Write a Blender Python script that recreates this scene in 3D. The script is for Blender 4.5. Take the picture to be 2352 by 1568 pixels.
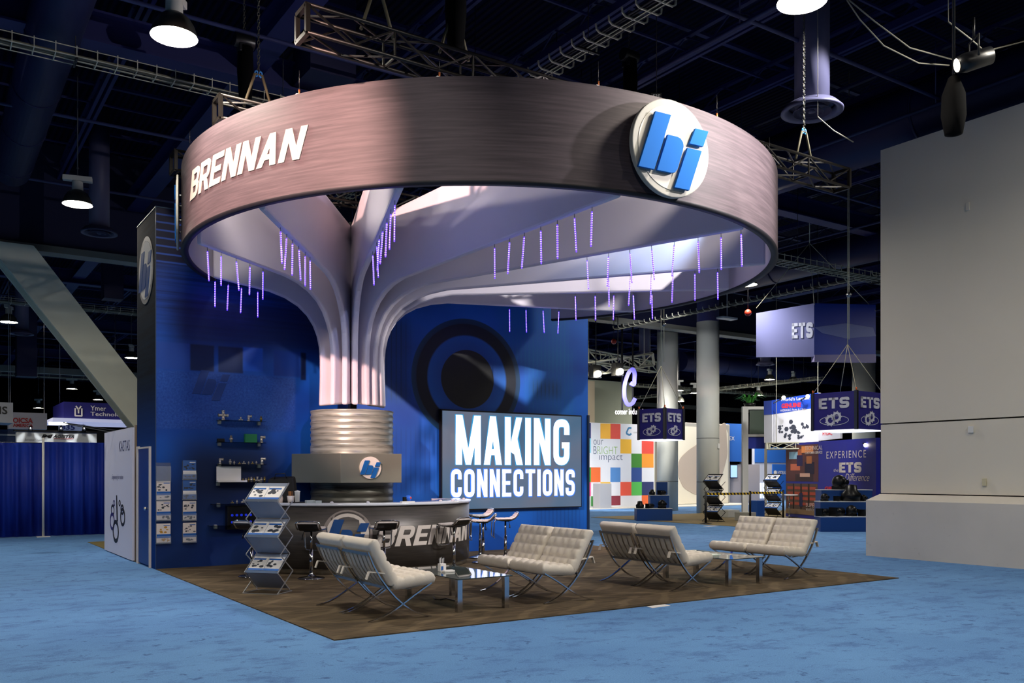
import bpy, bmesh, math, random
from mathutils import Vector, Matrix
random.seed(7)
PI = math.pi
for o in list(bpy.data.objects): bpy.data.objects.remove(o)
SC = bpy.context.scene
COL = SC.collection

# ------------------------------------------------------------------ camera
# The world frame is the exhibition stand: x runs along its front, y to its back wall, z up; metres.
YAW = .589
CAM = Vector((-3.335, -8.052, 1.6))
FOC, HOR = 2052.5, 1087.0
cd = bpy.data.cameras.new('camera'); cam = bpy.data.objects.new('camera', cd); COL.objects.link(cam)
cam.location = CAM; cam.rotation_euler = (PI/2, 0, -YAW)
cd.sensor_width = 36; cd.lens = 36*FOC/2352; cd.shift_y = (HOR-784)/2352; cd.clip_end = 400
SC.camera = cam
# ------------------------------------------------------------------ world, view
w = bpy.data.worlds.new('world'); SC.world = w; w.use_nodes = True
w.node_tree.nodes['Background'].inputs[0].default_value = (.16, .17, .40, 1)
w.node_tree.nodes['Background'].inputs[1].default_value = .06
SC.view_settings.view_transform = 'Standard'; SC.view_settings.look = 'None'
SC.view_settings.exposure = 0.12; SC.view_settings.gamma = 1; SC.view_settings.use_curve_mapping = False

def spot(loc, target, power, angle, blend, color=(1, 1, 1), radius=.08):
    d = bpy.data.lights.new('spot_beam', 'SPOT'); d.energy = power; d.spot_size = math.radians(angle); d.spot_blend = blend
    d.color = color; d.shadow_soft_size = radius
    o = bpy.data.objects.new('spot_beam', d); COL.objects.link(o); o.location = loc
    o.rotation_euler = (Vector(target)-Vector(loc)).to_track_quat('-Z', 'Y').to_euler(); return o

CS, SN = math.cos(YAW), math.sin(YAW)
def W(px, py, Y):
    X = (px-1176)/FOC*Y
    return Vector((CAM.x+CS*X+SN*Y, CAM.y-SN*X+CS*Y, 1.6-(py-HOR)/FOC*Y))
def ray(px, py): return W(px, py, 1)-CAM
def fl(px, py, z=0): return CAM+ray(px, py)*((1.6-z)*FOC/(py-HOR))
def onY(px, py, y): r = ray(px, py); return CAM+r*((y-CAM.y)/r.y)
def onX(px, py, x): r = ray(px, py); return CAM+r*((x-CAM.x)/r.x)
def onCyl(px, py, cx, cy, R, far=False):
    r = ray(px, py); dx, dy = CAM.x-cx, CAM.y-cy
    a = r.x**2+r.y**2; b = 2*(dx*r.x+dy*r.y); c = dx*dx+dy*dy-R*R
    D = max(b*b-4*a*c, 0)
    return CAM+r*((-b+(1 if far else -1)*math.sqrt(D))/(2*a))

STAGE_R = W(2178, 156, 10.5)           # the lamp head hanging above the beige wall
STAGE_L = Vector((-6.5, -2.2, 7.6))    # its twin, out of frame to the left
spot(STAGE_R+Vector((-.12, .05, 0)), (4.4, 1.6, 4.9), 1000, 84, .5, (1, .93, .95), .035)
spot(STAGE_L, (.3, 2.7, 5.35), 13000, 27, .6, (1, .62, .52), .10)
spot((9.5, -5.5, 10.0), (1.4, 5.6, 5.1), 6500, 19, .5, (1, .86, .88), .12)      # over the ring's rim into the left fins
spot((-5.0, -4.0, 10.0), (7.9, 4.2, 5.2), 11000, 20, .5, (1, .96, .90), .12)      # over the rim into the right fins
spot((-4.5, -4.5, 8.2), (4.4, 6.5, 2.0), 1000, 34, .6, (1, .92, .86), .12)
spot((10.5, -3.0, 10.0), (6.6, 5.4, 5.1), 9500, 22, .5, (1, .97, .93), .10)  # beam added to brighten the rear right fins
spot((9.5, -5.5, 8.2), (5.6, 6.5, 2.0), 2100, 46, .6, (1, .95, .86), .12)
spot((2.2, 1.2, 6.25), (.6, 7.6, 3.0), 420, 60, .8, (.45, .55, 1), .06)
spot((6.6, 1.2, 6.25), (7.0, 7.6, 3.4), 420, 60, .8, (.5, .68, 1), .06)

# ------------------------------------------------------------------ materials
def lin(h):
    h = h.lstrip('#'); v = [int(h[i:i+2], 16)/255 for i in (0, 2, 4)]
    return tuple(((c+.055)/1.055)**2.4 if c > .04045 else c/12.92 for c in v)+(1,)
MC = {}
def mat(name, col, rough=.5, metal=0, emit=0, ecol=None, noise=0, nscale=8, bump=0, bscale=60, alpha=1, trans=0, ior=1.45, stretch=None, spec=.5, coat=0):
    if name in MC: return MC[name]
    m = bpy.data.materials.new(name); m.use_nodes = True; MC[name] = m
    nt = m.node_tree; b = nt.nodes['Principled BSDF']
    c = lin(col) if isinstance(col, str) else col
    b.inputs['Base Color'].default_value = c; b.inputs['Roughness'].default_value = rough; b.inputs['Metallic'].default_value = metal
    b.inputs['IOR'].default_value = ior; b.inputs['Specular IOR Level'].default_value = spec
    if coat: b.inputs['Coat Weight'].default_value = coat
    if trans: b.inputs['Transmission Weight'].default_value = trans
    if emit:
        b.inputs['Emission Color'].default_value = lin(ecol) if ecol else c; b.inputs['Emission Strength'].default_value = emit
    if alpha < 1: b.inputs['Alpha'].default_value = alpha
    if noise or bump:
        tc = nt.nodes.new('ShaderNodeTexCoord'); mp = nt.nodes.new('ShaderNodeMapping')
        nt.links.new(tc.outputs['Object'], mp.inputs[0])
        if stretch: mp.inputs['Scale'].default_value = stretch
    if noise:
        n = nt.nodes.new('ShaderNodeTexNoise'); n.inputs['Scale'].default_value = nscale; n.inputs['Detail'].default_value = 5
        nt.links.new(mp.outputs[0], n.inputs['Vector'])
        r = nt.nodes.new('ShaderNodeValToRGB'); nt.links.new(n.outputs['Fac'], r.inputs[0])
        r.color_ramp.elements[0].position = .3; r.color_ramp.elements[1].position = .7
        r.color_ramp.elements[0].color = tuple(x*(1-noise) for x in c[:3])+(1,); r.color_ramp.elements[1].color = tuple(min(1, x*(1+noise)) for x in c[:3])+(1,)
        nt.links.new(r.outputs[0], b.inputs['Base Color'])
    if bump:
        n2 = nt.nodes.new('ShaderNodeTexNoise'); n2.inputs['Scale'].default_value = bscale; nt.links.new(mp.outputs[0], n2.inputs['Vector'])
        bp = nt.nodes.new('ShaderNodeBump'); bp.inputs['Strength'].default_value = bump; bp.inputs['Distance'].default_value = .02
        nt.links.new(n2.outputs['Fac'], bp.inputs['Height']); nt.links.new(bp.outputs[0], b.inputs['Normal'])
    return m
class NG:                                # small helper for hand-made node graphs
    def __init__(s, name, rough=.5, metal=0, spec=.5):
        s.m = bpy.data.materials.new(name); s.m.use_nodes = True; s.nt = s.m.node_tree; s.b = s.nt.nodes['Principled BSDF']
        s.b.inputs['Roughness'].default_value = rough; s.b.inputs['Metallic'].default_value = metal; s.b.inputs['Specular IOR Level'].default_value = spec
        tc = s.nt.nodes.new('ShaderNodeTexCoord'); s.obj = tc.outputs['Object']
        sp = s.nt.nodes.new('ShaderNodeSeparateXYZ'); s.nt.links.new(s.obj, sp.inputs[0]); s.x, s.y, s.z = sp.outputs
        MC[name] = s.m
    def set(s, sock, v):
        if isinstance(v, (int, float)): sock.default_value = v
        elif isinstance(v, (tuple, list)): sock.default_value = v
        else: s.nt.links.new(v, sock)
    def math(s, op, a, b=0, c=0):
        n = s.nt.nodes.new('ShaderNodeMath'); n.operation = op
        for i, v in enumerate((a, b, c)): s.set(n.inputs[i], v)
        return n.outputs[0]
    def step(s, v, lo, hi):
        n = s.nt.nodes.new('ShaderNodeMapRange'); n.interpolation_type = 'SMOOTHSTEP'; s.set(n.inputs[0], v)
        n.inputs[1].default_value = lo; n.inputs[2].default_value = hi; return n.outputs[0]
    def rect(s, x0, x1, z0, z1, f=.03, zz=None, xx=None):
        X = xx or s.x; Z = zz or s.z
        a = s.math('MULTIPLY', s.step(X, x0-f, x0+f), s.math('SUBTRACT', 1, s.step(X, x1-f, x1+f)))
        b = s.math('MULTIPLY', s.step(Z, z0-f, z0+f), s.math('SUBTRACT', 1, s.step(Z, z1-f, z1+f)))
        return s.math('MULTIPLY', a, b)
    def dist(s, cx, cz, ax=1, az=1):
        dx = s.math('MULTIPLY', s.math('SUBTRACT', s.x, cx), ax); dz = s.math('MULTIPLY', s.math('SUBTRACT', s.z, cz), az)
        return s.math('SQRT', s.math('ADD', s.math('MULTIPLY', dx, dx), s.math('MULTIPLY', dz, dz)))
    def noise(s, scale, stretch=(1, 1, 1), detail=4, rough=.5, loc=(0, 0, 0)):
        mp = s.nt.nodes.new('ShaderNodeMapping'); s.nt.links.new(s.obj, mp.inputs[0]); mp.inputs['Scale'].default_value = stretch; mp.inputs['Location'].default_value = loc
        n = s.nt.nodes.new('ShaderNodeTexNoise'); n.inputs['Scale'].default_value = scale; n.inputs['Detail'].default_value = detail; n.inputs['Roughness'].default_value = rough
        s.nt.links.new(mp.outputs[0], n.inputs['Vector']); return n.outputs['Fac']
    def mix(s, f, a, b, mode='MIX'):
        n = s.nt.nodes.new('ShaderNodeMix'); n.data_type = 'RGBA'; n.blend_type = mode; s.set(n.inputs[0], f); s.set(n.inputs[6], a); s.set(n.inputs[7], b); return n.outputs[2]
    def ramp(s, f, stops):
        n = s.nt.nodes.new('ShaderNodeValToRGB'); s.set(n.inputs[0], f); e = n.color_ramp.elements
        while len(e) < len(stops): e.new(.5)
        for i, (p, c) in enumerate(stops): e[i].position = p; e[i].color = lin(c) if isinstance(c, str) else c
        return n.outputs[0]
    def bump(s, h, st=.3, d=.02):
        n = s.nt.nodes.new('ShaderNodeBump'); n.inputs['Strength'].default_value = st; n.inputs['Distance'].default_value = d; s.set(n.inputs['Height'], h); s.nt.links.new(n.outputs[0], s.b.inputs['Normal'])
    def out(s, c): s.set(s.b.inputs['Base Color'], c); return s.m

CHROME = mat('chrome', '#c9c9cc', .12, 1)
DKCHROME = mat('satin_steel', '#8d8f92', .3, 1)
LEATHER = mat('cream_leather', '#d6cdc0', .5, noise=.05, nscale=5, bump=.08, bscale=90)
BLACK = mat('black_metal', '#0b0b0d', .45)
BLACKP = mat('black_plastic', '#101114', .35)
GALV = mat('galvanised_wire', '#c0bea8', .45, .2)
WHITE = mat('white_paint', '#dcdcd8', .5)
WHITEL = mat('white_vinyl', '#d9d4cc', .8, spec=.15)
NAVY = mat('navy_steel', '#1a1f56', .6)
NAVYD = mat('navy_ceiling_paint', '#0c0f2a', .8)
LOGOB = mat('logo_blue', '#1c5ea8', .8, spec=.1)
LOGOD = mat('logo_dark_blue', '#114482', .5)
PAPER = mat('paper_white', '#e8e6e4', .6)
GLASS = mat('clear_glass', '#d8eee8', .03, trans=1, ior=1.45)
ACRYL = mat('clear_acrylic', '#eef4f6', .08, trans=1, ior=1.3)

# ------------------------------------------------------------------ mesh builders
def basis(d):
    d = Vector(d).normalized(); a = Vector((0, 0, 1)) if abs(d.z) < .95 else Vector((1, 0, 0))
    u = d.cross(a).normalized(); return u, d.cross(u).normalized()
class MB:
    def __init__(s): s.bm = bmesh.new(); s.mi = 0
    def face(s, pts):
        try:
            f = s.bm.faces.new([s.bm.verts.new(p) for p in pts]); f.material_index = s.mi; return f
        except ValueError: return None
    def box(s, x0, x1, y0, y1, z0, z1):
        v = [s.bm.verts.new((x, y, z)) for z in (z0, z1) for y in (y0, y1) for x in (x0, x1)]
        for q in ((0, 2, 3, 1), (4, 5, 7, 6), (0, 1, 5, 4), (2, 6, 7, 3), (1, 3, 7, 5), (0, 4, 6, 2)):
            f = s.bm.faces.new([v[i] for i in q]); f.material_index = s.mi
        return s
    def hexa(s, b, t):                  # bottom 4 and top 4 points, both counter-clockwise from above
        v = [s.bm.verts.new(p) for p in list(b)+list(t)]
        for q in ((3, 2, 1, 0), (4, 5, 6, 7), (0, 1, 5, 4), (1, 2, 6, 5), (2, 3, 7, 6), (3, 0, 4, 7)):
            f = s.bm.faces.new([v[i] for i in q]); f.material_index = s.mi
        return s
    def bar(s, p, q, w, h=None, up=None):      # rectangular bar from p to q
        p, q = Vector(p), Vector(q); h = h or w
        d = (q-p).normalized()
        if up is None: a, b = basis(d)
        else: a = d.cross(Vector(up)).normalized(); b = a.cross(d).normalized()
        c = [a*w/2+b*h/2, -a*w/2+b*h/2, -a*w/2-b*h/2, a*w/2-b*h/2]
        return s.hexa([p+k for k in c], [q+k for k in c])
    def tube(s, pts, r, n=8, cap=True, closed=False):
        pts = [Vector(p) for p in pts]; R = r if isinstance(r, (list, tuple)) else [r]*len(pts)
        rings = []; N = len(pts); pu = None
        for i, p in enumerate(pts):
            a = pts[(i-1) % N] if (closed or i > 0) else p; b = pts[(i+1) % N] if (closed or i < N-1) else p
            d = (b-a).normalized()
            if pu is None: u, v = basis(d)
            else:
                u = (pu-d*pu.dot(d)); u = u.normalized() if u.length > 1e-6 else basis(d)[0]; v = d.cross(u)
            pu = u
            rings.append([s.bm.verts.new(p+u*math.cos(2*PI*k/n)*R[i]+v*math.sin(2*PI*k/n)*R[i]) for k in range(n)])
        M = N if closed else N-1
        for i in range(M):
            A, B = rings[i], rings[(i+1) % N]
            for k in range(n):
                f = s.bm.faces.new((A[k], A[(k+1) % n], B[(k+1) % n], B[k])); f.material_index = s.mi; f.smooth = True
        if cap and not closed:
            for rg in (rings[0][::-1], rings[-1]):
                try: f = s.bm.faces.new(rg); f.material_index = s.mi
                except ValueError: pass
        return s
    def cyl(s, p, q, r, n=24): return s.tube([p, q], r, n)
    def lathe(s, prof, c=(0, 0, 0), n=32, a0=0, a1=2*PI, smooth=True):
        full = abs(a1-a0-2*PI) < 1e-6; m = n if full else n+1
        rings = [[s.bm.verts.new((c[0]+r*math.cos(a0+(a1-a0)*k/n), c[1]+r*math.sin(a0+(a1-a0)*k/n), c[2]+z)) for k in range(m)] for r, z in prof]
        for A, B in zip(rings, rings[1:]):
            for k in range(n):
                try: f = s.bm.faces.new((A[k], A[(k+1) % m], B[(k+1) % m], B[k])); f.material_index = s.mi; f.smooth = smooth
                except ValueError: pass
        return s
    def prism(s, poly, fn, d0, d1):     # 2D polygon mapped by fn(x, y, depth)
        A = [s.bm.verts.new(fn(x, y, d1)) for x, y in poly]; B = [s.bm.verts.new(fn(x, y, d0)) for x, y in poly]
        n = len(poly)
        fs = [A, B[::-1]]+[[B[i], B[(i+1) % n], A[(i+1) % n], A[i]] for i in range(n)]
        for q in fs:
            try: f = s.bm.faces.new(q); f.material_index = s.mi
            except ValueError: pass
        return s
    def sphere(s, c, r, n=12, sz=1):
        prof = [(max(1e-4, r*math.sin(PI*i/n)), -r*sz*math.cos(PI*i/n)) for i in range(n+1)]
        return s.lathe(prof, c, n*2)
    def build(s, name, m, parent=None, origin=None, bevel=0, smooth=False, fix=True):
        bm = s.bm
        if fix: bmesh.ops.recalc_face_normals(bm, faces=bm.faces)
        if smooth:
            for f in bm.faces: f.smooth = True
        if parent is not None: off = parent['_w'] if '_w' in parent else (0, 0, 0); off = Vector(off)
        elif origin is not None: off = Vector(origin)
        else:
            xs = [v.co for v in bm.verts]
            off = Vector(((min(v.x for v in xs)+max(v.x for v in xs))/2, (min(v.y for v in xs)+max(v.y for v in xs))/2, min(v.z for v in xs)))
        bmesh.ops.translate(bm, verts=bm.verts, vec=-off)
        me = bpy.data.meshes.new(name); bm.to_mesh(me); bm.free()
        for x in (m if isinstance(m, (list, tuple)) else [m]): me.materials.append(x)
        o = bpy.data.objects.new(name, me); COL.objects.link(o)
        if parent is not None: o.parent = parent; o['_w'] = tuple(off)
        else: o.location = off; o['_w'] = tuple(off)
        if bevel:
            b = o.modifiers.new('bevel', 'BEVEL'); b.width = bevel; b.segments = 2; b.limit_method = 'ANGLE'; b.angle_limit = .6
        return o
def tag(o, label, cat, group=None, kind=None):
    o['label'] = label; o['category'] = cat
    if group: o['group'] = group
    if kind: o['kind'] = kind
    return o
def thing(name, label, cat, loc=(0, 0, 0), group=None):
    o = bpy.data.objects.new(name, None); COL.objects.link(o); o.location = loc; o['_w'] = tuple(loc); o.empty_display_size = .1
    return tag(o, label, cat, group)
def struct(name, mb, m, **k):
    o = mb.build(name, m, **k); o['kind'] = 'structure'; return o
def copy_tree(o, parent=None):
    c = o.copy(); COL.objects.link(c)
    if parent is not None: c.parent = parent
    for ch in list(o.children): copy_tree(ch, c)
    return c
USED = set()
def place(proto, loc, rz=0, label=None, sc=None):
    o = proto if proto.name not in USED else copy_tree(proto)
    USED.add(o.name)
    o.location = loc; o.rotation_euler = (0, 0, rz)
    if label: o['label'] = label
    if sc: o.scale = sc if isinstance(sc, tuple) else (sc, sc, sc)
    return o

# ------------------------------------------------------------------ lettering
def fillet(pts, r, closed):
    out = []; N = len(pts)
    for i, p in enumerate(pts):
        p = Vector(p)
        if not closed and i in (0, N-1): out.append(p); continue
        a, b = Vector(pts[i-1]), Vector(pts[(i+1) % N])
        da, db = (a-p), (b-p); rr = min(r, da.length*.49, db.length*.49); p0 = p+da.normalized()*rr; p1 = p+db.normalized()*rr
        for k in range(6):
            t = k/5; out.append(p0*(1-t)**2+p*2*t*(1-t)+p1*t*t)
    return out
def stroke(pts, t, r=.12, closed=False):
    P = fillet(pts, r, closed); N = len(P); L = []; R = []
    for i, p in enumerate(P):
        a = P[i-1] if (closed or i) else None; b = P[(i+1) % N] if (closed or i < N-1) else None
        d1 = (p-a).normalized() if a is not None and (p-a).length > 1e-7 else None; d2 = (b-p).normalized() if b is not None and (b-p).length > 1e-7 else None
        d1 = d1 or d2; d2 = d2 or d1
        n1, n2 = Vector((-d1.y, d1.x)), Vector((-d2.y, d2.x)); n = (n1+n2)
        n = n.normalized() if n.length > 1e-6 else n1
        k = t/2/max(.4, n.dot(n1)); L.append(p+n*k); R.append(p-n*k)
    q = []
    for i in range(N if closed else N-1):
        j = (i+1) % N; q.append([tuple(R[i]), tuple(R[j]), tuple(L[j]), tuple(L[i])])
    return q
def glyph(c, w, t):
    h = t/2; f = 0
    def rc(x0, y0, x1, y1): return [[(x0, y0), (x1, y0), (x1, y1), (x0, y1)]]
    if c == 'I': return rc(0, 0, t, 1), t
    if c == 'A': return [[(0, 0), (t, 0), (w/2+.5*t, 1), (w/2-.5*t, 1)], [(w-t, 0), (w, 0), (w/2+.5*t, 1), (w/2-.5*t, 1)], [(w*.2, .2), (w*.8, .2), (w*.72, .2+t*.75), (w*.28, .2+t*.75)]], w
    if c == 'E': return rc(0, 0, t, 1)+rc(0, 0, w*.9, t*.85)+rc(0, 1-t*.85, w*.9, 1)+rc(0, .5-t*.4, w*.8, .5+t*.4), w*.9
    if c == 'T': return rc(w/2-h, 0, w/2+h, 1)+rc(0, 1-t*.85, w, 1), w
    if c == 'N': return rc(0, 0, t, 1)+rc(w-t, 0, w, 1)+[[(0, 1), (t, 1), (w, 0), (w-t, 0)]], w
    if c == 'M':
        W_ = w*1.35; return rc(0, 0, t, 1)+rc(W_-t, 0, W_, 1)+[[(0, 1), (t*1.1, 1), (W_/2+t*.42, .0), (W_/2-t*.42, .0)], [(W_, 1), (W_-t*1.1, 1), (W_/2-t*.42, .0), (W_/2+t*.42, .0)]], W_
    if c == 'K': return rc(0, 0, t, 1)+[[(t*.7, .3), (t*1.6, .22), (w, 1), (w-t*1.05, 1)], [(t*1.15, .5), (t*1.9, .72), (w*1.03, 0), (w*1.03-t*1.1, 0)]], w
    if c == 'O': return stroke([(h, h), (w-h, h), (w-h, 1-h), (h, 1-h)], t, .2, True), w
    if c == 'C': return stroke([(w-h, .36), (w-h, h), (h, h), (h, 1-h), (w-h, 1-h), (w-h, .64)], t, .2), w
    if c == 'G': return stroke([(w-h, .5), (w-h, h), (h, h), (h, 1-h), (w-h, 1-h), (w-h, .66)], t, .2)+rc(w*.52, .5-t*.8, w-.001, .5), w
    if c == 'S': return stroke([(h, .3), (h, h), (w-h, h), (w-h, .5-.0), (h, .5), (h, 1-h), (w-h, 1-h), (w-h, .7)], t, .16), w
    if c == 'B': return rc(0, 0, t, 1)+stroke([(h, 1-h*.85), (w-h, 1-h*.85), (w-h, .5), (h, .5)], t*.85, .16)+stroke([(h, .5), (w-h, .5), (w-h, h*.85), (h, h*.85)], t*.85, .16), w
    if c == 'R': return rc(0, 0, t, 1)+stroke([(h, 1-h*.85), (w-h, 1-h*.85), (w-h, .46), (h, .46)], t*.85, .16)+[[(w*.42, .45), (w*.42+t, .45), (w, 0), (w-t, 0)]], w
    return [], w*.5
def heavy(mb, word, fn, x0, y0, W_, H, w=.5, t=.2, gap=.07, shear=0, d0=0, d1=.01):
    gl = []; x = 0
    for c in word:
        g, a = glyph(c, w, t); gl.append((g, x)); x += a+gap
    tot = x-gap; sx = W_/tot
    for g, ox in gl:
        for q in g:
            mb.prism([(x0+(ox+px+0)*sx+shear*py*H, y0+py*H) for px, py in q], fn, d0, d1)
TXT = {}
def text(mb, s_, fn, x0, y0, W_, H, bold=0, shear=0, d=.004, space=1):
    key = (s_, bold, space)
    if key not in TXT:
        cu = bpy.data.curves.new('t', 'FONT'); cu.body = s_; cu.offset = bold; cu.resolution_u = 3; cu.space_character = space
        ob = bpy.data.objects.new('t', cu); COL.objects.link(ob); dg = bpy.context.evaluated_depsgraph_get(); dg.update()
        me = bpy.data.meshes.new_from_object(ob.evaluated_get(dg)); V = [tuple(v.co)[:2] for v in me.vertices]; Fc = [tuple(p.vertices) for p in me.polygons]
        bpy.data.objects.remove(ob); bpy.data.curves.remove(cu); bpy.data.meshes.remove(me)
        ax, bx = min(v[0] for v in V), max(v[0] for v in V); ay, by = min(v[1] for v in V), max(v[1] for v in V)
        TXT[key] = ([((v[0]-ax)/(bx-ax), (v[1]-ay)/(by-ay)) for v in V], Fc)
    V, Fc = TXT[key]
    vs = [mb.bm.verts.new(fn(x0+v[0]*W_+shear*v[1]*H, y0+v[1]*H, d)) for v in V]
    for q in Fc:
        try: f = mb.bm.faces.new([vs[i] for i in q]); f.material_index = mb.mi
        except ValueError: pass
def circ(cx, cy, r, n=40, ry=None): return [(cx+r*math.cos(2*PI*k/n), cy+(ry or r)*math.sin(2*PI*k/n)) for k in range(n)]
def bj(mb, fn, cx, cy, R, d0, d1):      # the slanted b and j strokes of the roundel, R = roundel radius
    k = .365
    def P(l): return [(cx+x*R, cy+y*R) for x, y in l]
    mb.prism(P([(-.56, .66), (-1.02, -.6), (-.59, -.6), (-.13, .66)]), fn, d0, d1)
    top = [(-.22, .22), (-.52, -.6), (-.12, -.6), (-.02, -.57), (.05, -.48)]
    mb.prism(P(top+[(.19, -.08), (.22, .04), (.2, .13), (.13, .2), (.04, .22)]), fn, d0, d1)
    mb.prism(P([(.555, .5), (.385, .13), (.78, .13), (.93, .5)]), fn, d0, d1)
    mb.prism(P([(.33, .03), (-.04, -.9), (.38, -.9), (.74, .03)]), fn, d0, d1)
def flat_y(y, sgn=-1): return lambda x, z, d: (x, y+sgn*d, z)      # faces -y, x to the right seen from the front
def flat_x(x): return lambda u, z, d: (x-d, -u, z)                # faces -x, u = -y
def plane_fn(p, r, up=(0, 0, 1)):
    p, r, up = Vector(p), Vector(r).normalized(), Vector(up); n = r.cross(up).normalized()
    return lambda x, z, d: p+r*x+up*z+n*d
def bent(cx, cy, R, a0, sgn=1): return lambda x, z, d: (cx+(R+d)*math.cos(a0+x/R*sgn), cy+(R+d)*math.sin(a0+x/R*sgn), z)
# ================================================================== hall shell
g = NG('hall_carpet_blue', .95, spec=.2)
n1 = g.noise(.55, (1, 1, 1), 5, .6); n2 = g.noise(2.6, (1, 1.6, 1), 6, .72); n3 = g.noise(90, (1, 1, 1), 2)
c = g.ramp(n1, [(.3, '#5482b6'), (.7, '#6596ca')])
c = g.mix(g.math('MULTIPLY', g.step(n2, .48, .66), .7), c, lin('#3d6094')); c = g.mix(g.step(g.noise(7, (1, 1, 1), 3, .7, (3, 1, 0)), .6, .7), c, lin('#3a5c8c'))
c = g.mix(.25, c, g.ramp(n3, [(.3, '#2c4470'), (.7, '#7ba2de')])); g.bump(n3, .35, .01); FLOORM = g.out(c)
struct('floor', MB().box(-45, 75, -25, 110, -.1, 0), FLOORM)
g = NG('ceiling_deck_navy', .8, spec=.1)
wv = g.math('SINE', g.math('MULTIPLY', g.x, 42)); c = g.ramp(g.noise(.3), [(.3, '#0b0d26'), (.7, '#12153a')])
c = g.mix(g.step(wv, -.2, .6), c, lin('#06071a')); g.bump(wv, .6, .03); DECK = g.out(c)
struct('ceiling', MB().box(-45, 75, -25, 110, 10.6, 10.7), DECK)
FARW = mat('far_wall_dark', '#161a30', .8)
struct('wall_back', MB().box(-45, 75, 110, 110.2, 0, 10.6), FARW)
struct('wall_left', MB().box(-45.2, -45, -25, 110, 0, 10.6), FARW)
struct('wall_right', MB().box(75, 75.2, -25, 110, 0, 10.6), FARW)
struct('wall_front', MB().box(-45, 75, -25.2, -25, 0, 10.6), mat('front_wall_grey', '#55585c', .8))
# roof steel: paired purlins across, joists with webs along, deep girders
mb = MB()
for y in [k*3.05-1.5 for k in range(-2, 24)]:
    mb.box(-30, 60, y-.05, y+.05, 10.28, 10.34); mb.box(-30, 60, y-.02, y+.02, 9.86, 9.9)
struct('trim_1', mb, NAVY)
mb = MB()
for x in [k*2.3-25.3 for k in range(36)]:
    mb.box(x-.1, x-.03, -10, 90, 9.66, 9.8); mb.box(x+.03, x+.1, -10, 90, 9.66, 9.8); mb.box(x-.05, x+.05, -10, 90, 10.1, 10.16)
    y = -8
    while y < 60 and x < 45:
        mb.bar((x, y, 9.78), (x, y+.6, 10.13), .03); mb.bar((x, y+.6, 10.13), (x, y+1.2, 9.78), .03); y += 1.2
struct('trim_2', mb, NAVY)
mb = MB()
for x in (-13.4, 1.9, 14.2, 27.5, 42):
    mb.box(x-.22, x+.22, -10, 90, 9.1, 9.14); mb.box(x-.22, x+.22, -10, 90, 9.56, 9.6); mb.box(x-.02, x+.02, -10, 90, 9.14, 9.56)
for y in (-3, 8.6, 30, 42, 55, 70):
    mb.box(-30, 60, y-.2, y+.2, 8.9, 8.94); mb.box(-30, 60, y-.2, y+.2, 9.4, 9.44); mb.box(-30, 60, y-.02, y+.02, 8.94, 9.4)
struct('trim_3', mb, NAVY)
mb = MB()                                # thin sprinkler pipes and hanger rods
for y in (1.6, 6.4, 11.8, 16.5, 24, 33, 45): mb.cyl((-25, y, 8.75), (50, y, 8.75), .035, 8)
for x in (-6, 7.4, 12.8, 19, 31): mb.cyl((x, -8, 8.6), (x, 70, 8.6), .035, 8)
for x in (-6, 7.4, 12.8, 19, 31):
    for y in (1.6, 6.4, 11.8, 16.5, 24, 33): mb.cyl((x, y, 8.6), (x, y, 10.5), .012, 5)
struct('trim_4', mb, mat('pipe_blue_grey', '#2a2f58', .5))
# bulkhead with its pale lower edge, brace and round columns
mb = MB().box(-40, 45, 19.25, 19.6, 7.8, 10.6); struct('trim_5', mb, mat('bulkhead_navy', '#141838', .8))
struct('trim_6', MB().box(-40, 45, 19.15, 19.7, 7.62, 7.8), mat('beam_pale_grey', '#85857c', .6))
struct('trim_7', MB().box(-30, 60, 42, 42.3, 6.6, 6.9), mat('beam_pale_grey', '#9a9a92', .6))
PALE = mat('structure_pale_paint', '#dedfca', .55, noise=.05, nscale=1.5)
def brace():
    d = Vector((.607, 0, -.795)); n = Vector((.795, 0, .607)); top = Vector((-.73, 18.6, 7.62))
    mb = MB(); L = 9.6
    def slab(n0, n1, y0, y1):
        a = top+n*(n1); b = top+n*(n0)
        # horizontal cut at the top
        def P(nn, y, end):
            p = top+n*nn
            s_ = L if end else 0
            q = p+d*s_
            if not end: q = p+d*((p.z-7.62)/.795)
            return (q.x, y, q.z)
        mb.hexa([P(n0, y0, 1), P(n1, y0, 1), P(n1, y1, 1), P(n0, y1, 1)], [P(n0, y0, 0), P(n1, y0, 0), P(n1, y1, 0), P(n0, y1, 0)])
    slab(-.88, 0, 18.6, 18.72); slab(-.72, -.16, 18.72, 19.4); slab(-.88, 0, 19.4, 19.52)
    return mb
struct('trim_8', brace(), PALE)
COLM = mat('column_pale_grey', '#c9cbc2', .55, noise=.03, nscale=1)
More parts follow.
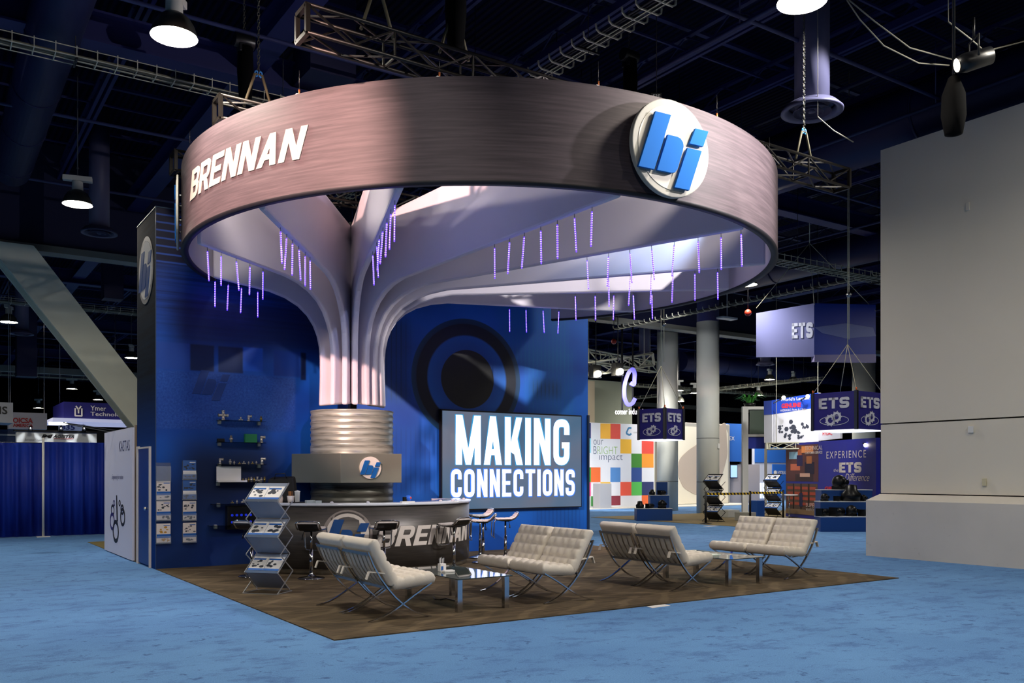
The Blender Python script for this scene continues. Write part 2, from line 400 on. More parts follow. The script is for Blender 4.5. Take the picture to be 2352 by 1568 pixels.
for i, (x, y) in enumerate(((23.72, 20.34), (23.29, 17.56), (36.5, 19.6), (36.2, 15.6))):
    r = thing('round_column', ['pale grey round column behind the left hanging ETS cube', 'pale grey round column with a small wall box, nearer than its twin', 'pale grey round column rising behind the hanging parts banner', 'pale grey round column directly behind the right hanging ETS cube'][i], 'column', (x, y, 0), group='round hall columns')
    mb = MB(); mb.cyl((x, y, 0), (x, y, 7.7), .45 if i < 2 else .55, 48); mb.build('shaft', COLM, r)
    mb = MB()
    for z in (1.25, 3.0): mb.lathe([(.452 if i < 2 else .552, z), (.454 if i < 2 else .554, z+.012), (.452 if i < 2 else .552, z+.024)], (x, y, 0), 48)
    mb.build('joint', mat('joint_dark', '#55564f', .7), r)
    mb = MB(); mb.cyl((x, y, 7.7), (x, y, 10.6), .44, 32); mb.build('painted_top', NAVY, r)
    if i == 1:
        p = Vector((x, y, 0))+(CAM-Vector((x, y, 1.6))).normalized()*.46
        mb = MB(); mb.box(x+.05, x+.16, y-.5, y-.4, 2.6, 2.8); mb.build('wall_box', WHITE, r)
# the tall beige wall on the right with its stepped plinth
BEI = mat('beige_wall_paint', '#dcd6c6', .7, noise=.025, nscale=.6, bump=.03, bscale=40)
g = NG('beige_plinth', .75); c = g.ramp(g.noise(.8), [(.3, '#c6c2ba'), (.7, '#d2cdc4')])
c = g.mix(g.math('MULTIPLY', g.step(g.noise(6, (1, 1, 1), 5, .7), .62, .75), .35), c, lin('#8e8c88')); PLIN = g.out(c)
WX, WY = 12.08, 2.6
mb = MB(); mb.box(WX, WX+1.2, -14, WY, 0, 1.08); mb.hexa([(WX, -14, 1.08), (WX+1.2, -14, 1.08), (WX+1.2, WY, 1.08), (WX, WY, 1.08)], [(WX+.22, -14, 1.2), (WX+1.2, -14, 1.2), (WX+1.2, WY-.15, 1.2), (WX+.22, WY-.15, 1.2)])
struct('wall_beige_plinth', mb, PLIN)
struct('wall_beige_lower', MB().box(WX+.26, WX+1.2, -14, WY-.15, 1.22, 2.55), BEI)
struct('wall_beige_upper', MB().box(WX+.25, WX+1.2, -14, WY-.15, 2.575, 7.9), BEI)
for k, (px, py, wd, hg, nm, lb, m) in enumerate(((2231, 986, .1, .12, 'junction_cover', 'white square cover plate on the beige wall below the seam', WHITE), (2262, 1107, .07, .13, 'wall_control', 'small cream control box on the beige wall above the ledge', mat('cream_plastic', '#c9c2a2', .5)), (2224, 474, .06, .14, 'wall_sensor', 'narrow beige sensor plate high on the beige wall', BEI))):
    p = onX(px, py, WX+.25); o = MB().box(p.x-.03, p.x, p.y-wd/2, p.y+wd/2, p.z-hg/2, p.z+hg/2).build(nm, m, bevel=.006); tag(o, lb, 'wall plate')

# ================================================================== stand carpet and wall
g = NG('stand_carpet_brown', .95, spec=.2)
ln = g.math('FRACT', g.math('MULTIPLY', g.y, 1/.92)); wob = g.noise(1.2, (1, 1, 1), 3)
c = g.ramp(g.noise(3, (.6, 7, 1), 5, .65), [(.25, '#372f24'), (.5, '#544838'), (.75, '#706049')])
d1 = g.math('SINE', g.math('ADD', g.math('MULTIPLY', g.math('ADD', g.x, g.math('MULTIPLY', g.math('ABSOLUTE', g.math('SUBTRACT', g.math('FRACT', g.math('MULTIPLY', g.y, .8)), .5)), 1.6)), 9), g.math('MULTIPLY', wob, 7)))
c = g.mix(g.math('MULTIPLY', g.step(d1, .45, .95), .28), c, lin('#86745a')); c = g.mix(g.math('MULTIPLY', g.step(g.noise(1.1, (1, 2, 1), 4), .5, .65), .5), c, lin('#2e261c'))
g.bump(g.noise(120), .3, .01); SCAR = g.out(c)
o = MB().box(0, 9.14, 0, 7.59, 0, .012).build('stand_carpet', SCAR); tag(o, 'brown leaf-patterned carpet laid under the blue stand and its lounge', 'carpet')
g = NG('blue_stand_graphic', .42, spec=.4)
base = g.ramp(g.noise(.35, (1, 1, 1.6), 3), [(.32, '#0a3a92'), (.5, '#0f54b4'), (.68, '#1a66cc')])
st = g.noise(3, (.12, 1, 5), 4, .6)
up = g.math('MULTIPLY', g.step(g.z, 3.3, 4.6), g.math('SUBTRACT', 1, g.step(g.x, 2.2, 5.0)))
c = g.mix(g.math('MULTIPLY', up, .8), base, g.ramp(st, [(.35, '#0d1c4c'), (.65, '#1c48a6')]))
band = g.math('MULTIPLY', g.step(g.z, 5.0, 5.2), g.math('SUBTRACT', 1, g.step(g.x, 1.5, 2)))
c = g.mix(band, c, g.mix(g.step(g.math('SINE', g.math('MULTIPLY', g.z, 48)), .6, .95), lin('#10123a'), lin('#2f57b8')))
c = g.mix(g.math('MULTIPLY', g.rect(.25, 3.3, 3.75, 4.65, .25), .75), c, lin('#0a1038'))
for x0, x1, z0, z1, cc, al in ((.0, .55, 3.35, 3.8, '#2a4fa6', .7), (.55, .95, 3.35, 3.8, '#0c1838', .85), (1.02, 1.45, 3.35, 3.8, '#0b1434', .8), (1.45, 1.8, 3.4, 3.82, '#1a5fd2', .85), (2.0, 2.5, 3.35, 3.8, '#123a92', .8), (2.5, 2.6, 3.3, 3.8, '#0a0f2a', .9)):
    c = g.mix(g.math('MULTIPLY', g.rect(x0, x1, z0, z1, .02), al), c, lin(cc))
tex = g.noise(28, (1, 1, 1), 3, .7)
c = g.mix(g.math('MULTIPLY', g.rect(0, 2.4, 2.35, 3.33, .03), .55), c, g.ramp(tex, [(.35, '#1c3c88'), (.65, '#3a66bc')]))
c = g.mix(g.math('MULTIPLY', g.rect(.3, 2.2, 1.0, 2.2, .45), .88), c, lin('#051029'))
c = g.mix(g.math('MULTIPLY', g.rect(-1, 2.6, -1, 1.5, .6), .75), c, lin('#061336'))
lines = g.step(g.math('SINE', g.math('MULTIPLY', g.x, 60)), .3, .9)
for x0, x1, z0, z1, cc, al in ((7.45, 8.75, 2.6, 4.3, '#0d6aa8', .5), (7.6, 8.4, 3.25, 3.6, '#123a5c', .8), (3.6, 4.7, 3.0, 4.6, '#0a3260', .75), (6.8, 8.6, 3.9, 5.2, '#0f6fb0', .5), (3.9, 5.3, 1.2, 2.5, '#0d2f6e', .55), (7.7, 9.0, 0, .9, '#0a2a66', .5)):
    c = g.mix(g.math('MULTIPLY', g.math('MULTIPLY', g.rect(x0, x1, z0, z1, .15), al), g.math('ADD', .6, g.math('MULTIPLY', lines, .4))), c, lin(cc))
D = g.dist(6.04, 3.52, 1/1.30, 1/1.24)
ringc = g.ramp(D, [(0, '#1c1918'), (.478, '#161517'), (.484, '#0d4a9a'), (.70, '#1259ae'), (.73, '#111524'), (.90, '#0e1120'), (.915, '#12304e'), (1.0, '#123c62')])
ringc.node.color_ramp.interpolation = 'LINEAR'
c = g.mix(g.math('SUBTRACT', 1, g.step(D, .985, 1.0)), c, ringc)
c = g.mix(g.math('MULTIPLY', g.rect(5.6, 6.6, 4.05, 4.6, .2), .0), c, lin('#1f4f90'))
arc = g.dist(5.9, 4.3, .42, .3); GRAPH = g.out(c)
SIDEG = NG('side_graphic', .9, spec=.05); c = SIDEG.ramp(SIDEG.noise(2.2, (1, .3, 6), 4), [(.3, '#06121f'), (.7, '#0a1f30')])
c = SIDEG.mix(SIDEG.math('SUBTRACT', 1, SIDEG.step(SIDEG.z, 1.6, 3.4)), c, lin('#0d3a80')); SIDEG = SIDEG.out(c)
HW = 6.05
t = thing('stand_wall', 'tall blue storage wall of the stand printed with hose-fitting rings', 'wall', (0, 7.6, 0))
mb = MB(); mb.box(0.02, 9.14, 7.64, 9.12, 0, HW); mb.build('carcass', mat('wall_carcass_blue', '#0b2a5c', .6), t)
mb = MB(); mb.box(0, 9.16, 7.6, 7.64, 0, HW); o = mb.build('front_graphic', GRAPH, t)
# the graphic's material reads metres from the stand corner
mb = MB(); mb.box(0, .02, 7.64, 9.12, 0, HW); mb.build('side_graphic', SIDEG, t)
mb = MB(); mb.box(-.008, 9.17, 7.59, 7.6, HW-.02, HW); mb.box(-.008, 0, 7.59, 9.12, HW-.02, HW); mb.box(-.008, 0, 7.59, 7.6, 0, HW); mb.build('edge_trim', mat('alu_edge', '#3c5068', .6, .2), t)
# door on the left side
y0, y1 = onX(347, 1200, 0).y, onX(322, 1200, 0).y
zt = 2.03
mb = MB(); mb.box(-.03, -.002, y0, y1, .03, zt); d = mb.build('door', mat('door_blue', '#0d3a86', .45), t, bevel=.004)
mb = MB(); mb.sphere((-.07, y0+.1, 1.0), .03); mb.cyl((-.05, y0+.1, 1.0), (-.02, y0+.1, 1.0), .012, 8); mb.build('door_knob', CHROME, d)
mb = MB(); mb.box(-.045, -.002, y1, y1+.12, .0, zt+.05); mb.box(-.04, -.002, y0-.015, y1, zt, zt+.03); mb.box(-.04, -.002, y0-.025, y0, 0, zt+.03); mb.build('door_frame', mat('door_frame_white', '#d8cfc8', .5), t)
p = onX(335.5, 621, 0); fn = lambda u, z, d: (-d, -u, z)
mb = MB(); mb.prism(circ(-p.y, p.z, .58, 48), fn, .002, .008); dd = mb.build('roundel', mat('roundel_grey', '#8f8a86', .6), t)
mb = MB(); mb.prism(circ(-p.y, p.z, .50, 48), fn, .008, .012); mb.build('roundel_face', WHITEL, dd)
mb = MB(); bj(mb, fn, -p.y, p.z, .52, .012, .02); mb.build('letters', LOGOD, dd)
mb = MB(); mb.box(9.13, 9.19, 7.575, 7.6, 0, 2.9); mb.build('end_panel', mat('end_panel_dark', '#0a2547', .5), t)
# faint embossed logo on the textured patch
p = onY(487, 880, 7.6); mb = MB(); bj(mb, flat_y(7.6), p.x, p.z, .33, 0, .012); mb.build('embossed_letters', mat('emboss_blue', '#1e4084', .4), t, bevel=.004)

# ------------------------------------------------------------------ LED screen
a, b = onY(1014, 939, 7.5), onY(1336, 1164, 7.5); sx0, sx1, sz0, sz1 = a.x, b.x, b.z, a.z
t = thing('led_screen', 'large lit screen reading MAKING CONNECTIONS on the blue wall', 'screen', ((sx0+sx1)/2, 7.5, 0))
mb = MB(); mb.box(sx0, sx1, 7.5, 7.6, sz0, sz1); mb.build('housing', BLACK, t)
g = NG('screen_picture', .35); n = g.noise(.6, (1, 1, 1), 2)
c = g.ramp(n, [(.35, '#42607c'), (.5, '#566880'), (.68, '#6c6874')]); g.out(lin('#10141a')); g.set(g.b.inputs['Emission Color'], c); g.b.inputs['Emission Strength'].default_value = 1.0
mb = MB(); mb.box(sx0+.02, sx1-.02, 7.495, 7.5, sz0+.02, sz1-.03); mb.build('display', g.m, t)
sw, sh = sx1-sx0, sz1-sz0; fs = flat_y(7.494)
def halo(nm, col, grow, d, st):
    m = mat(nm, '#102030', .5, emit=st, ecol=col)
    return m
def spx(px, py): q = onY(px, py, 7.49); return q.x, q.z
x0, z0 = spx(1047, 1067); x1, z1 = spx(1308, 966)
mb = MB(); heavy(mb, 'MAKING', fs, x0-.02, z0-.01, x1-x0+.04, z1-z0+.05, .5, .195, .06, 0, .000, .001); mb.build('glow_outline', mat('screen_halo', '#102030', .5, emit=1.1, ecol='#2f8fc4'), t)
mb = MB(); heavy(mb, 'MAKING', fs, x0, z0+.005, x1-x0, z1-z0+.02, .5, .165, .09, 0, .001, .003); mb.build('headline', mat('screen_white', '#dddddd', .5, emit=1.25, ecol='#dfeafc'), t)
x0, z0 = spx(1036, 1141); x1, z1 = spx(1320, 1077)
mb = MB(); heavy(mb, 'CONNECTIONS', fs, x0-.02, z0-.03, x1-x0+.04, z1-z0+.04, .5, .20, .08, 0, .000, .001); mb.build('lower_glow', mat('screen_halo_blue', '#102030', .5, emit=1.3, ecol='#2f6fe0'), t)
mb = MB(); heavy(mb, 'CONNECTIONS', fs, x0, z0-.01, x1-x0, z1-z0, .5, .165, .12, 0, .001, .003); mb.build('lower_line', mat('screen_bluewhite', '#dddddd', .5, emit=1.25, ecol='#c2d8ff'), t)

# ================================================================== column pedestal, counter
CX0, CY0 = 3.2, 6.9
t = thing('fitting_column', 'giant brushed-metal threaded fitting column with a hex nut', 'column', (CX0, CY0, 0))
def drum_mat(nm, lo, hi, pitch, rough):
    g = NG(nm, rough, .25); s = g.math('SINE', g.math('MULTIPLY', g.z, 2*PI/pitch)); n = g.noise(3, (1, 1, 14), 4)
    return g.out(g.ramp(g.math('ADD', g.math('MULTIPLY', s, .32), g.math('MULTIPLY', n, 1.0)), [(.15, lo), (.5, hi), (.85, lo)]) if False else g.mix(g.step(s, -.6, .9), g.ramp(n, [(.3, lo), (.7, hi)]), lin(hi)))
BRM = drum_mat('brushed_steel_print', '#5e5f57', '#a9aa9e', .105, .36)
prof = [(.735, 1.9), (.735, 2.08)]; z = 2.08
while z < 2.66: prof += [(.735, z), (.722, z+.03), (.722, z+.045), (.735, z+.075)]; z += .105
prof += [(.735, 2.71), (.0001, 2.71)]
mb = MB(); mb.lathe(prof, (CX0, CY0, 0), 72); mb.build('threaded_drum', BRM, t)
z = .02; prof = [(.735, .012)]
while z < 1.42: prof += [(.735, z), (.722, z+.03), (.722, z+.06), (.735, z+.09)]; z += .14
prof += [(.735, 1.45)]
mb = MB(); mb.lathe(prof, (CX0, CY0, 0), 72); mb.build('lower_drum', drum_mat('brushed_dark_print', '#2c2c2a', '#65655e', .14, .36), t)
# hex nut: a visible edge at pixel 778, faces either side
NZ0, NZ1, RH = 1.44, 1.94, 1.1
def hexpt(deg): return (CX0+RH*math.cos(math.radians(deg)), CY0+RH*math.sin(math.radians(deg)))
hp = [hexpt(-183.6), hexpt(-123.6), hexpt(-63.6), (4.1, 6.85), (4.1, 7.59), (2.4, 7.59)]
mb = MB(); mb.prism(hp, lambda x, y, d: (x, y, d), NZ0, NZ1); nut = mb.build('hex_nut', mat('nut_brushed', '#a8a89a', .3, .7, bump=.05, bscale=8, stretch=(1, 1, 20)), t, bevel=.006)
A, B = Vector((hp[1][0], hp[1][1], 0)), Vector((hp[2][0], hp[2][1], 0)); r = (B-A).normalized(); fn = plane_fn((A.x, A.y, 0), r)
q = ray(850, 1074); nn = r.cross(Vector((0, 0, 1))); k = (A-CAM).dot(nn)/q.dot(nn); pc = CAM+q*k; u = (pc-A).dot(r)
mb = MB(); mb.prism(circ(u, pc.z, .19, 40), fn, .0, .03); rd = mb.build('roundel', WHITEL, nut)
mb = MB(); bj(mb, fn, u, pc.z, .19, .03, .05); mb.build('letters', LOGOB, rd)

# counter: half-round drum wrapped about the column
CR = 2.1; A0, A1 = math.radians(-158), math.radians(-4)
t = thing('reception_counter', 'curved brushed-grey reception counter lettered BRENNAN below a white top', 'counter', (CX0, CY0-CR, 0))
g = NG('counter_print', .4, .25); c = g.ramp(g.noise(2.5, (1, 1, 16), 4), [(.3, '#3e3b39'), (.7, '#514c49')]); CPR = g.out(c)
mb = MB(); mb.lathe([(CR-.04, .1), (CR, .1), (CR, 1.09), (CR-.04, 1.09), (CR-.04, .1)], (CX0, CY0, 0), 72, A0, A1)
for a in (A0, A1):
    ca, sa = math.cos(a), math.sin(a); mb.face([(CX0+(CR-.5)*ca, CY0+(CR-.5)*sa, .1), (CX0+CR*ca, CY0+CR*sa, .1), (CX0+CR*ca, CY0+CR*sa, 1.09), (CX0+(CR-.5)*ca, CY0+(CR-.5)*sa, 1.09)])
mb.build('front_panel', CPR, t)
mb = MB(); mb.lathe([(CR-.55, 1.09), (CR+.03, 1.09), (CR+.03, 1.13), (CR-.55, 1.13), (CR-.55, 1.09)], (CX0, CY0, 0), 72, A0, A1)
for a in (A0, A1):
    ca, sa = math.cos(a), math.sin(a); mb.face([(CX0+(CR-.55)*ca, CY0+(CR-.55)*sa, 1.09), (CX0+(CR+.03)*ca, CY0+(CR+.03)*sa, 1.09), (CX0+(CR+.03)*ca, CY0+(CR+.03)*sa, 1.13), (CX0+(CR-.55)*ca, CY0+(CR-.55)*sa, 1.13)])
mb.build('worktop', mat('worktop_gloss_white', '#d3d8e2', .12, coat=.5), t)
mb = MB(); mb.lathe([(CR-.10, .012), (CR-.04, .012), (CR-.04, .1)], (CX0, CY0, 0), 72, A0, A1); mb.build('kick_plate', mat('kick_brushed', '#a4a29c', .25, .8), t)
mb = MB(); mb.lathe([(CR-.52, .1), (CR-.5, .1), (CR-.5, 1.09)], (CX0, CY0, 0), 48, A0, A1); mb.build('inner_panel', BLACKP, t)
fn = bent(CX0, CY0, CR, math.radians(-115.6))
mb = MB(); mb.prism(circ(0, .64, .39, 60), fn, .001, .004); rd = mb.build('roundel', mat('roundel_mid_grey', '#8d8480', .5), t)
mb = MB(); mb.prism(circ(0, .64, .335, 60), fn, .004, .007); mb.build('roundel_face', mat('counter_white', '#d6cdc6', .5), rd)
mb = MB(); bj(mb, fn, 0, .64, .365, .007, .012); mb.build('letters', LOGOD, rd)
fn = bent(CX0, CY0, CR, math.radians(-104))
mb = MB(); heavy(mb, 'BRENNAN', fn, 0, .44, math.radians(60)*CR, .32, .74, .225, .08, .32, .001, .006); mb.build('lettering', mat('counter_white', '#d6cdc6', .5), t)

# ================================================================== the hanging ring and its fabric tree
RX, RY, RR, RZ0, RZ1 = 4.47, 4.5, 4.675, 4.88, 6.09
ra0, ra1 = math.radians(140.5), math.radians(399.5)
t = thing('hanging_ring', 'huge hanging brushed-brown fabric ring lettered BRENNAN with roundels', 'hanging sign', (RX, RY, RZ0))
g = NG('ring_fabric_outer', .62, .0, spec=.35); n = g.noise(2.2, (.6, .6, 16), 5, .6); n2 = g.noise(.5, (1, 1, 1), 2)
c = g.ramp(n, [(.3, '#3d3438'), (.5, '#493e43'), (.7, '#574b4f')]); RFAB = g.out(c)
INNER = mat('white_stretch_fabric', '#d0c8d2', .75, noise=.02, nscale=1, bump=.05, bscale=3, spec=.2)
mb = MB(); mb.lathe([(RR, RZ0+.02), (RR, RZ1)], (RX, RY, 0), 180, ra0, ra1); mb.build('outer_fabric', RFAB, t, fix=False)
mb = MB(); mb.lathe([(RR-.09, RZ1), (RR-.09, RZ0+.02)], (RX, RY, 0), 180, ra0, ra1); mb.build('inner_fabric', INNER, t, fix=False)
mb = MB(); mb.lathe([(RR+.006, RZ0+.035), (RR+.01, RZ0), (RR-.1, RZ0), (RR-.1, RZ0+.03)], (RX, RY, 0), 180, ra0, ra1); mb.build('bottom_hem', mat('hem_black', '#15131a', .6), t)
mb = MB(); mb.lathe([(RR, RZ1), (RR-.09, RZ1)], (RX, RY, 0), 180, ra0, ra1)
for a in (ra0, ra1):
    ca, sa = math.cos(a), math.sin(a); mb.face([(RX+RR*ca, RY+RR*sa, RZ0), (RX+(RR-.09)*ca, RY+(RR-.09)*sa, RZ0), (RX+(RR-.09)*ca, RY+(RR-.09)*sa, RZ1), (RX+RR*ca, RY+RR*sa, RZ1)])
mb.build('top_frame', mat('alu_frame', '#b8b4b0', .4, .7), t)
fn = bent(RX, RY, RR, math.radians(179.6))
mb = MB(); heavy(mb, 'BRENNAN', fn, 0, 5.31, math.radians(31)*RR, .385, .74, .225, .08, .34, .003, .012); mb.build('lettering', mat('lettering_warm_white', '#a8a29a', .85, spec=.1), t)
def roundel(adeg, z, R, lift=1.0):
    a = math.radians(adeg); c0 = Vector((RX+RR*math.cos(a), RY+RR*math.sin(a), 0)); rgt = Vector((-math.sin(a), math.cos(a), 0)); nn = Vector((math.cos(a), math.sin(a), 0))
    fn = lambda x, zz, d: c0+rgt*x+Vector((0, 0, zz))+nn*d
    mb = MB(); mb.prism(circ(0, z, R, 64), fn, .09*lift, .16*lift); rd = mb.build('roundel', mat('roundel_rim_white', '#a8a69e', .8, spec=.1), t, bevel=.01)
    mb = MB(); mb.prism(circ(0, z, R*.86, 64), fn, .16*lift, .16*lift+.005); mb.build('roundel_face', mat('roundel_face_white', '#c2beb6', .85, spec=.1), rd)
    mb = MB(); bj(mb, fn, .02, z+.01, R*.94, .18*lift, .215*lift); mb.build('letters', LOGOB, rd, bevel=.004)
    mb = MB()
    for x, zz in ((-.3, .2), (.3, .2), (-.25, -.25), (.3, -.2)): mb.cyl(fn(x*R/.6, z+zz*R/.6, -.02), fn(x*R/.6, z+zz*R/.6, .1*lift), .02, 8)
    mb.build('stand_off', DKCHROME, rd)
roundel(-94.4, 5.44, .575); roundel(166, 5.44, .54, .4); roundel(-14, 5.5, .56)

FINS = [('right rear', -11.9), ('fourth right', -34.4), ('third right', -50.1), ('second right', -67.8), ('first right', -86.6), ('centre front', -108.4), ('left front', -126.4), ('second left', -149.9), ('left rear', -186.8)]
FR = {}
t = thing('fabric_tree', 'white stretch-fabric tree of nine curving fins fanning from the column to the ring', 'canopy', (CX0, CY0, 2.79))
def ringdist(az):
    a = math.radians(az); dx, dy = math.cos(a), math.sin(a); ox, oy = CX0-RX, CY0-RY; b = ox*dx+oy*dy; c_ = ox*ox+oy*oy-(RR-.13)**2
    return -b+math.sqrt(b*b-c_)
def finprof(Rend):
    P = [(.60, 2.79), (.585, 3.3), (.585, 3.62), (.60, 3.82), (.64, 4.02), (.71, 4.2), (.82, 4.37), (.98, 4.52), (1.2, 4.645), (1.48, 4.735), (1.8, 4.785)]
    n = 6
    for k in range(1, n+1): P.append((1.8+(Rend-1.8)*k/n, 4.785+.095*k/n))
    return P
for nm, az in FINS:
    R = ringdist(az)-.02
    if nm in ('left rear',): R = min(R, 2.6)
    if nm == 'second left': R -= .08
    FR[nm] = (az, R); a = math.radians(az); dx, dy = math.cos(a), math.sin(a); tn = (-dy, dx)
    poly = [(.26, 2.83)]+finprof(R)+[(R, 6.0), (.26, 5.97)]
    fn = lambda r_, z_, d_: (CX0+dx*r_+tn[0]*d_, CY0+dy*r_+tn[1]*d_, z_)
    mb = MB(); mb.prism(poly, fn, -.05, .05)
    lbl = 'the '+nm+' fabric fin'
    mb.build('fabric_fin', INNER, t, bevel=.03)
mb = MB(); mb.box(CX0-.06, CX0+.06, CY0-.06, CY0+.06, 2.71, 6.1)
for k in range(9): mb.box(CX0-.12, CX0+.12, CY0-.09, CY0-.085, 2.9+k*.36, 3.1+k*.36)
mb.build('centre_post', mat('post_dark', '#1a1a1c', .4, .6), t)
mb = MB(); mb.box(CX0-.02, CX0+.02, CY0-.13, CY0-.1, 4.15, 5.0); mb.build('timber_strip', mat('timber_strip', '#b58d55', .6), t)

# hanging LED icicles
ORD = ['first', 'second', 'third', 'fourth', 'fifth', 'sixth', 'seventh', 'eighth', 'ninth', 'tenth']
def icicle():
    t = thing('led_icicle', '', 'hanging light', (0, 0, 0), 'violet LED icicle lights under the fins')
    mb = MB(); mb.tube([(0, 0, 0), (0, 0, -.07)], .004, 5); mb.build('cord', mat('cord_grey', '#5a5a60', .6), t)
    mb = MB(); mb.tube([(0, 0, -.07), (0, 0, -.5)], .0085, 6)
    mb.build('light_tube', mat('led_violet', '#6a55ff', .4, emit=4.5, ecol='#4a2cff'), t)
    mb = MB(); mb.mi = 0
    for k in range(14): mb.box(-.0055, .0055, -.0095, .0095, -.09-k*.029-.007, -.09-k*.029)
    mb.build('led_chip', mat('led_white', '#ffffff', .4, emit=7, ecol='#9a88ff'), t)['kind'] = 'stuff'
    return t
ICE = icicle()
ICES = {'left front': [644, 659, 672, 686, 701, 712], 'second left': [476, 508, 542, 574, 604], 'left rear': [483, 525, 555, 592], 'centre front': [856, 865, 872, 880, 889, 898, 907],
        'first right': [1136, 1171, 1205, 1242, 1280, 1319, 1360], 'second right': [1348, 1398, 1446, 1496, 1549, 1603, 1656, 1711], 'third right': [1398, 1448, 1496, 1546, 1596, 1648],
        'fourth right': [1321, 1367, 1410, 1454, 1497], 'right rear': [1170, 1208, 1247, 1284]}
for nm, pxs in ICES.items():
    az, R = FR[nm]; a = math.radians(az); d = Vector((math.cos(a), math.sin(a), 0)); n = Vector((-d.y, d.x, 0)); c0 = Vector((CX0, CY0, 0)); lst = []
    for px in pxs:
        q = ray(px, 900); k = (c0-CAM).dot(n)/q.dot(n); rr = (CAM+q*k-c0).dot(d); lst.append(min(rr, R-.03))
    lst.sort(); prof = finprof(R)
    for i, rr in enumerate(lst):
        z = 4.88
        for (r0, z0_), (r1, z1_) in zip(prof, prof[1:]):
            if r0 <= rr <= r1 and r1 > r0: z = z0_+(z1_-z0_)*(rr-r0)/(r1-r0)
        where = {'left front': 'left front fin', 'second left': 'second fin on the left', 'left rear': 'rearmost left fin', 'centre front': 'narrow fin left of the column gap', 'first right': 'uppermost right fin', 'second right': 'second right fin', 'third right': 'third right fin', 'fourth right': 'fourth right fin', 'right rear': 'lowest right fin'}[nm]
        o = place(ICE, c0+d*rr+Vector((0, 0, z+.012)), random.random()*3, '%s violet LED icicle from the column along the %s' % (ORD[i], where))
        o.rotation_euler = (random.uniform(-.07, .07), random.uniform(-.07, .07), random.random()*3)
# ================================================================== lounge furniture
def cushion(L, Wd, T, nx, ny, tuft=.026, edge=.045):
    # slab L (x) by Wd (y) by T (z), tufted on top, centred on x,y with bottom at 0
    mb = MB(); bm = mb.bm; NX, NY = nx*7, ny*7
    def co(i, j, top):
        u, v = i/NX, j/NY
        uu = .5-.5*math.cos(PI*u); uu = .35*uu+.65*u; vv = .35*(.5-.5*math.cos(PI*v))+.65*v
        x, y = (uu-.5)*L, (vv-.5)*Wd
        e = min(L/2-abs(x), Wd/2-abs(y)); s = math.sqrt(max(0, 1-(1-min(e/edge, 1))**2))
        h = T/2*s
        if top:
            gx = abs(math.sin(PI*(x/L+.5)*nx)); gy = abs(math.sin(PI*(y/Wd+.5)*ny)); h += -tuft*(1-min(1, 1.25*min(gx, gy))**.7)*s if e > .012 else 0
            return (x, y, T/2+h)
        return (x, y, T/2-h)
    G = {}
    for top in (0, 1):
        for i in range(NX+1):
            for j in range(NY+1):
                if not top and (i in (0, NX) or j in (0, NY)): continue
                G[top, i, j] = bm.verts.new(co(i, j, top))
    def g(top, i, j): return G[top, i, j] if (top, i, j) in G else G[1, i, j]
    for top in (0, 1):
        for i in range(NX):
            for j in range(NY):
                q = [g(top, i, j), g(top, i+1, j), g(top, i+1, j+1), g(top, i, j+1)]
                try: f = bm.faces.new(q if top else q[::-1]); f.smooth = True
                except ValueError: pass
    return mb
